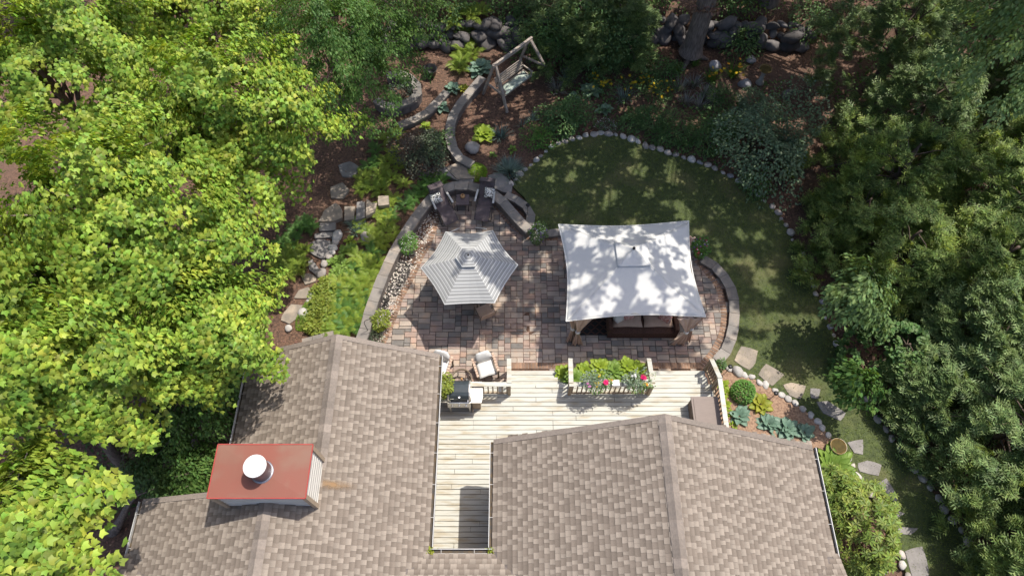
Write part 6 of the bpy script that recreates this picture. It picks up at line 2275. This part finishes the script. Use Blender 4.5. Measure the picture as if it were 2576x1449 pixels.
EV = [
    # label, foot (x, y), height, radius, tufts, material
    ('yew with lime tips right of the laurel bush', (13.2, 14.6), 4.2, 2.4, 330, 'yew_spray'),
    ('broad yew whose lit tips lean over the shaded lawn stones', (12.6, 11.6), 3.6, 2.1, 300, 'yew_spray'),
    ('yew in the deep row behind the lime tipped one', (16.0, 12.8), 5.2, 2.4, 300, 'yew_spray'),
    ('dark hemlock behind the bird bath', (14.4, 20.3), 5.5, 2.5, 330, 'hemlock_spray'),
    ('dark hemlock deeper into the shade beyond the bird bath', (18.2, 21.0), 7.0, 3.0, 330, 'hemlock_spray'),
    ('dark hemlock between laurel and yews', (14.6, 17.2), 4.8, 2.2, 260, 'hemlock_spray'),
    ('hemlock in the far upper corner', (20.8, 22.5), 8.0, 3.4, 320, 'hemlock_spray'),
    ('tall hemlock at the side edge above the yews', (19.4, 16.5), 7.0, 2.8, 320, 'hemlock_spray'),
    ('hemlock at the side edge level with the gazebo', (18.2, 9.8), 5.5, 2.5, 300, 'yew_spray'),
    ('feathery hemlock with long pale branches at the side edge', (16.2, 6.6), 6.0, 2.4, 330, 'hemlock_pale'),
    ('hemlock overhanging the lower lawn stones', (13.9, 5.6), 4.0, 2.2, 320, 'hemlock_spray'),
    ('lower hemlock near the bottom of the evergreens', (14.2, 2.6), 4.2, 2.3, 320, 'hemlock_pale'),
    ('hemlock at the bottom corner of the evergreens', (16.4, .6), 5.0, 2.4, 260, 'hemlock_spray'),
    ('dense hemlock filling the gap between yews and lower lawn', (14.6, 8.8), 4.2, 2.1, 300, 'hemlock_spray'),
    ('yew crowding the shaded lawn edge below the laurel bush', (11.9, 13.4), 2.6, 1.5, 170, 'yew_spray'),
    ('yew filling the row behind the pale oak sapling', (14.8, 10.6), 4.4, 2.2, 300, 'yew_spray'),
    ('broad yew deep in the evergreen wall', (17.6, 14.6), 5.4, 2.5, 300, 'yew_spray'),
    ('hemlock between the back yews and the upper corner oak', (20.4, 19.4), 6.2, 2.7, 300, 'hemlock_spray'),
    ('yew at the side edge above the long pale hemlock', (20.5, 12.6), 6.0, 2.6, 300, 'yew_spray'),
    ('hemlock in the lower evergreen wall behind the lawn stones', (16.0, 4.2), 4.6, 2.2, 280, 'yew_spray'),
    ('hemlock at the lowest picture edge', (13.6, .4), 3.4, 1.9, 220, 'hemlock_spray'),
    ('low hemlock skirt beside the lower lawn stones', (12.9, 7.2), 2.6, 1.6, 200, 'hemlock_spray'),
    ('dark hemlock right behind the swing', (2.7, 22.4), 3.2, 1.8, 230, 'hemlock_spray'),
    ('dark hemlock between swing and boulder wall', (4.3, 22.6), 2.8, 1.5, 190, 'hemlock_spray'),
    ('leafy evergreen bush at the lawn bend below the gazebo', (11.9, 8.3), 2.3, 1.5, 260, 'deep_leaf'),
]
leafm('hemlock_pale', (0.27, 0.36, 0.12), (0.19, 0.27, 0.095), tr=0.5, isl=0.5)
for lab, bs, H, R, nt_, m in EV:
    evergreen(lab, bs, H, R, int(nt_ * .82), 17 if m != 'deep_leaf' else 20, .43 if m != 'deep_leaf' else .15, m, 'hemlock_tree' if 'hemlock' in lab else 'yew_tree', 'evergreens along the lawn', tm='spray' if m != 'deep_leaf' else 'oval')
plume_tree('oak_sapling', 'pale leaved oak sapling lit among the dark evergreens', (12.9, 9.9), at(2160, 745, 2.6), (1.0, 1.0, 1.2), 46, 70, .16, 'pale_oak_leaf', 'leaf', None, ln=(.5, .9), r0=.06)
plume_tree('laurel_sapling', 'bright leafed sapling sprouting over the lawn edge', (11.6, 7.2), at(2150, 972, 1.9), (.65, .6, .8), 26, 60, .15, 'linden_leaf', 'oval', None, ln=(.4, .7), r0=.05)
plume_tree('oak_tree', 'high pale oak branches reaching into the upper corner', (24.0, 19.5), at(2545, 120, 6.5), (2.3, 2.1, 2.2), 70, 150, .125, 'pale_oak_leaf', 'leaf', None, ln=(.6, 1.2), r0=.22)

# understorey and woodland at the back
BK = [('leafy dark bush left of the tall fern column', (-2.6, 23.9), (1.3, 1.0, 1.3), 'deep_leaf', 1700), ('leafy dark bush right of the tall fern column', (.3, 23.8), (1.2, 1.0, 1.4), 'shade_leaf', 1700),
      ('low bush by the trunk roots', (6.2, 21.2), (.9, .7, .6), 'deep_leaf', 900), ('dim bush behind the bird bath', (9.6, 22.6), (.9, .8, .8), 'shade_leaf', 1000),
      ('leafy perennial mass beneath the lavender drift', (8.2, 18.2), (1.0, .7, .55), 'deep_leaf', 1100), ('leafy bush over the boulders by the linden', (-5.2, 23.6), (1.4, 1.1, 1.3), 'deep_leaf', 1700),
      ('dark leafy bush behind the swing', (1.6, 22.2), (1.5, 1.1, 1.7), 'deep_leaf', 2600), ('dark bush between the swing and the big trunk', (3.6, 22.0), (1.5, 1.2, 1.8), 'shade_leaf', 2800), ('low dark bush in front of the boulder wall', (4.7, 21.9), (1.0, .8, .9), 'deep_leaf', 1600),
      ('tall dark bush above the swing beam', (2.4, 24.8), (2.0, 1.5, 2.2), 'shade_leaf', 3200), ('dim bush above the boulder wall near the ferns', (-1.0, 25.2), (1.8, 1.4, 1.8), 'deep_leaf', 2600), ('dim bush at the top beside the linden', (-3.8, 25.6), (1.8, 1.4, 1.8), 'deep_leaf', 2600),
      ('sunlit yellow green shrub between the two big trunks', (10.2, 26.0), (1.9, 1.6, 1.6), 'maple_leaf', 2600), ('sunlit shrub right of the second big trunk', (14.2, 25.8), (1.7, 1.5, 1.5), 'linden_leaf', 2400), ('green bush above the boulders left of the trunk', (5.6, 25.2), (1.6, 1.4, 1.6), 'linden_leaf', 2400),
      ('dark bush just left of the second trunk foot', (9.3, 24.4), (1.1, .9, .8), 'deep_leaf', 1400), ('dark bush on the slope right of the boulders', (12.6, 23.6), (1.1, 1.0, 1.0), 'shade_leaf', 1400)]
for lab, q, r_, m, n in BK:
    bush(q, r_, m, lab, 'bush', n, .12, 'leaf', name='bush', lump=.35, shell=.45)
for i, (x_, y_) in enumerate(((-14, 28), (-9, 30), (-3, 31), (3, 29.5), (8, 31), (13, 30), (19, 28.5), (25, 26), (-20, 25), (-11.5, 26.5), (-8, 27.5), (-15, 24.5), (27, 18), (25, 9), (22, 2), (-21, 14), (-20, 5), (22, 12.5), (18, 3.5))):
    plume_tree('woodland_tree', 'shadowy woodland tree standing beyond the garden plants', (x_, y_), (x_, y_, 3.2), (2.7, 2.5, 2.8), 80, 70, .17, 'deep_leaf', 'leaf', 'woodland trees around the garden', ln=(.8, 1.6), r0=.16)

# the two tall oaks at the back: trunks in view, crowns high above the frame, casting the dapples
TR = [('thick grey oak trunk with a nest of dead leaves', (7.43, 22.2), .36, 13.5), ('second thick oak trunk further back in shade', (10.9, 24.6), .40, 15.0)]


def vnoise(x, y, sc_, seed):
    """smooth value noise"""
    g_ = np.random.default_rng(seed).uniform(0, 1, (128, 128))
    x, y = x / sc_ + 40, y / sc_ + 40
    ix, iy = np.floor(x).astype(int), np.floor(y).astype(int)
    fx, fy_ = x - ix, y - iy
    fx, fy_ = fx * fx * (3 - 2 * fx), fy_ * fy_ * (3 - 2 * fy_)
    a, b = g_[ix % 128, iy % 128], g_[(ix + 1) % 128, iy % 128]
    c_, d_ = g_[ix % 128, (iy + 1) % 128], g_[(ix + 1) % 128, (iy + 1) % 128]
    return (a * (1 - fx) + b * fx) * (1 - fy_) + (c_ * (1 - fx) + d_ * fx) * fy_


n = 165000
tx, ty = rng.uniform(-6.5, 17.5, n), rng.uniform(8.0, 27, n)
nz = .62 * vnoise(tx, ty, .56, 5) + .38 * vnoise(tx, ty, .24, 6)
big = vnoise(tx, ty, 2.4, 8)
fine_ = (tx > .6) & (tx < 6.2) & (ty > 8.1) & (ty < 13)
nz = np.where(fine_, .5 * vnoise(tx, ty, .40, 15) + .5 * vnoise(tx, ty, .22, 16), nz)
nz = np.argsort(np.argsort(nz)) / n
cov = np.full(n, .95)
cov[ty > 18.3] = .74
cov[(ty > 18.3) & (tx < 1)] = .60                                          # garden beds
cov[tx > 11.2] = -.2                                          # evergreens
cov[(tx > 11.2) & (ty > 16)] = .22
m_ = (tx < 7.0) & (ty < 13.6)
cov[m_] = .46
cov[m_ & (ty > 10.2)] = .64
cov[(tx > .6) & (tx < 6.2) & (ty > 8.1) & (ty < 13)] = .64    # over the gazebo
cov[(tx < 7.4) & (ty < 9.6) & (tx < 1)] = .10
cov[(ty < 8.3)] = .03
cov[(tx > -4) & (tx < .4) & (ty > 9.6) & (ty < 12.5)] = .60   # over the umbrella
cov[(tx > 6.3) & (ty < 10.2)] = .30
cov[(tx > 6.2) & (ty < 8.7)] = .04
cov[(tx < -2.4)] *= .62
cov[(tx < -2.6) & (ty < 12.5)] = .08
thr = cov + (big - .5) * .22
# openings between the boughs that light the known flecks on lawn, hostas and daylilies
for u, v, z_, ra in ((1384, 453, 0, .34), (1432, 448, 0, .42), (1463, 415, 0, .32), (1385, 415, 0, .30), (1601, 432, 0, .36), (1597, 386, 0, .34), (1515, 519, 0, .32), (1535, 488, 0, .34), (1688, 450, 0, .34), (1719, 543, 0, .36), (1681, 420, 0, .28),
                     (1920, 691, 0, .5), (1935, 737, 0, .4), (1881, 661, 0, .34), (1845, 661, 0, .26), (1890, 818, 0, .40), (1951, 824, 0, .36), (1854, 589, 0, .26), (1902, 597, 0, .28), (1870, 880, 0, .5), (1930, 920, 0, .5),
                     (1838, 184, .4, .55), (1800, 200, .3, .4), (1715, 172, 0, .36), (1872, 226, .1, .28), (1219, 335, .2, .55), (1300, 265, 0, .30), (1345, 215, 0, .32), (1378, 192, 0, .40), (1230, 375, 0, .34), (1285, 350, 0, .22), (1196, 428, .2, .36), (1485, 232, .3, .36), (1268, 262, 0, .24),
                     (1840, 30, 1.4, 1.0), (1985, 40, 1.4, .9), (1650, 40, 1.4, .5), (1090, 145, 0, .5), (1120, 165, 0, .4), (1075, 255, 0, .4), (1172, 110, .5, .55), (1185, 40, 1.2, .6), (1700, 400, .5, .25), (1140, 415, .1, .3)):
    p_ = at(u, v, z_)
    dd_ = np.hypot((tx - (p_.x - .37 * z_)) * (1 + .25 * math.sin(u)), (ty - (p_.y - .27 * z_)) * (1 + .25 * math.cos(v)))
    thr = np.where(dd_ < (ra * .62 + .10) * (.75 + .5 * vnoise(tx, ty, .3, 21)), -1, thr)
k = nz < thr
tx, ty = tx[k], ty[k]
hm = np.maximum((CAM_H - .795 * ty) / 1.175 + 1.2, 5.5)
hh = hm + 3.2 * vnoise(tx, ty, 1.3, 9) + rng.uniform(-.25, .25, len(tx))
q = np.stack([tx + .37 * hh, ty + .27 * hh, hh], 1)
own = (vnoise(tx, ty, 2.0, 12) + (q[:, 0] - 9.5) * .08 > .5).astype(int)
for i, (lab, b_, r0, H) in enumerate(TR):
    t = thing('oak_tree', lab, 'tree', (b_[0], b_[1], 0))
    qq = q[own == i]
    pos = qq
    pu, pv = pix(pos)
    kk = pv < -25
    pos = pos[kk]
    N_ = len(pos)
    dd = rdir(N_)
    dd[:, 2] -= .3
    foliage('crown', [leaves(pos, dd, np.array([0, 0, 1.0]) + rdir(N_) * .5, rng.uniform(.19, .27, N_), 'leaf')], 'oak_leaf', t)
    e_ = Vector((b_[0] + .3, b_[1] + .2, H))
    pts = [Vector((b_[0], b_[1], -.2)), Vector((b_[0], b_[1], .25)), Vector((b_[0] + .02, b_[1], .8)), Vector((b_[0] + .06, b_[1] + .02, 3)), Vector((b_[0] + .1, b_[1] + .05, 6)), e_]
    MB().tube(pts, [r0 * 1.75, r0 * 1.4, r0 * 1.1, r0, r0 * .88, r0 * .4], 18).build('trunk', 'bark', t, True)
    mb = MB()
    st = max(1, len(qq) // 60)
    for c_ in qq[::st]:
        c_ = Vector(c_)
        s_ = min(.97, max(.42, (c_.z - 1.5) / H))
        a = Vector((b_[0] + .1, b_[1] + .05, H * s_ * .8))
        mid_ = a.lerp(c_, .5) + Vector((0, 0, .8))
        w_ = [a, mid_, c_]
        if pix(np.array([tuple(mid_)]))[1][0] < -20:
            mb.tube(w_, [r0 * .2, r0 * .09, .012], 7, False)
    mb.build('branch', 'bark', t, True)
    if i == 0:
        for j in range(3):
            a = j * 2.1
            mb = MB()
            mb.tube([(b_[0] + math.cos(a) * r0 * .9, b_[1] + math.sin(a) * r0 * .9 - .05, .12), (b_[0] + math.cos(a) * r0 * 2.2, b_[1] + math.sin(a) * r0 * 2.2 - .1, -.06)], [.14, .05], 8)
            mb.build('root', 'bark', t, True)
        foliage('dead_leaves', [leaves(np.array([b_[0] + .05, b_[1] - .25, 2.62]) + rng.normal(size=(160, 3)) * [.34, .16, .10], rdir(160), rdir(160, .6), rng.uniform(.1, .2, 160), 'leaf')], 'brown_litter', t)

# yellowed leaves caught where the deck gutters meet the roof valleys
for lab, x_, y_ in (('small heap of yellowed leaves caught in the gutter corner by the left wing', XL0 + .06, YB + .05), ('yellow green seedlings sprouting in the gutter corner by the shaded deck', XR0 - .05, YB + .05)):
    lab = lab.replace('left wing', 'chimney wing')
    p_ = np.array([x_, y_, EZ + .0]) + rng.normal(size=(46, 3)) * [.05, .05, .02]
    o = foliage('gutter_leaves', [leaves(p_, rdir(46, .3), rdir(46, 1.0), rng.uniform(.05, .09, 46), 'leaf')], 'hosta_gold', None, (x_, y_, EZ))
    tag(o, lab, 'leaf litter', kind='stuff')
o = None

# ------------------------------------------------------------------ labels that single out each member of a repeated kind by what it stands nearest to
LAND = [('gravel strip planter', at(1026, 613)), ('shepherd hook', at(931, 843)), ('bend flagstone', at(*ZL(560, 210))), ('house roof tip', at(845, 850)), ('bright moss strip', at(774, 780)),
        ('highest step stone', at(*ZL(1040, 90))), ('lounge chairs', at(1164, 500)), ('lumpy white path rock', at(*ZL(615, 430))), ('narrow flagstone', at(*ZL(380, 720))), ('barberry shrub', at(1062, 382)), ('moss cushion', at(1196, 431)),
        ('garden swing', at(1300, 200)), ('stone planter ring', at(1005, 225)), ('blue grassy mound', at(1282, 430)), ('white flowered groundcover', at(1525, 313)), ('laurel bush', at(1948, 380)), ('big oak trunk', at(1735, 150)),
        ('daylilies', at(1825, 190)), ('pedestal bird bath', at(1925, 200)), ('rhododendron', at(2163, 1320)), ('low bird bath bowl', at(2108, 1122)), ('gold hosta light', at(1952, 989)), ('terracotta pot', at(1812, 918)),
        ('gazebo', at(1600, 690)), ('pale oak sapling', at(2160, 760)), ('bright lawn edge sapling', at(2150, 985)), ('deck railing corner post', at(1435, 905)), ('magenta flower box', at(1497, 935)), ('orange flower box', at(1600, 935)),
        ('storage box', at(1765, 1020)), ('chartreuse hosta', at(1218, 340)), ('black garden pot', at(1083, 176))]
ORD = ['nearest', 'second nearest', 'third nearest', 'fourth nearest', 'fifth nearest', 'sixth nearest', 'seventh nearest', 'eighth nearest', 'ninth nearest', 'tenth nearest', 'eleventh nearest', 'twelfth nearest',
       'thirteenth nearest', 'fourteenth nearest', 'fifteenth nearest', 'sixteenth nearest', 'seventeenth nearest', 'eighteenth nearest', 'nineteenth nearest', 'twentieth nearest']
SHORT = {'bright feathery fern on the sunlit bank between path and seat wall': 'bright fern on the bank', 'darker fern just outside the seat wall arc behind the recliners': 'darker fern behind the recliners',
         'yellow green fern on the maple side of the flagstone path': 'fern on the maple side of the path', 'lime green fern in the thick drift beside the barberry': 'lime fern of the drift',
         'tall lime fern in the column of ferns crossing the boulder wall': 'tall fern at the boulder wall', 'plain green hosta in the carpet of hostas on the bank': 'green bank hosta', 'gold leaved groundcover clump edging the path bank': 'gold groundcover clump',
         'yellow green hosta packed inside the railed bed between the deck steps': 'yellow green hosta in the railed bed', 'deeper green hosta packed inside the railed bed between the deck steps': 'deeper green hosta in the railed bed',
         'pale rounded fieldstone in the far arc of lawn edging': 'pale stone edging the lawn', 'grey fieldstone in the long shaded lawn edging below the evergreens': 'grey stone of the shaded lawn edging', 'dull fieldstone in the lower lawn edging under the evergreens': 'dull stone of the lower lawn edging',
         'bright white rounded stone bordering the wood chip bed': 'white stone of the chip bed border', 'grey white stone bordering the bed by the rhododendron': 'grey white border stone', 'grey lavender clump in the big grey drift of the back bed': 'grey lavender clump of the drift',
         'low dark green perennial carrying small yellow blooms in the back bed': 'yellow flowered perennial', 'yellow green hosta squeezed against the outside of the deck railing': 'yellow green hosta outside the railing', 'blue green grassy clump below the step stones': 'blue grassy clump on the bank',
         'shadowy woodland tree standing beyond the garden plants': 'shadowy woodland tree beyond the garden'}
BY = {}
for o in S.objects:
    if o.parent is None and o.get('label') in SHORT:
        BY.setdefault(o['label'], []).append(o)
for lab, obs in BY.items():
    near = {}
    for o in obs:
        ds = sorted(((o.location.xy - p.xy).length, nm) for nm, p in LAND)
        near.setdefault(ds[0][1], []).append((ds[0][0], o.name))
    for nm, ls in near.items():
        # rank among ALL members by distance to that landmark, so that the words are true
        p = dict(LAND)[nm]
        rank = {n_: i for i, (_, n_) in enumerate(sorted(((o.location.xy - p.xy).length, o.name) for o in obs))}
        for _, n_ in ls:
            if rank[n_] < len(ORD):
                bpy.data.objects[n_]['label'] = SHORT[lab] + ' ' + ORD[rank[n_]] + ' to the ' + nm
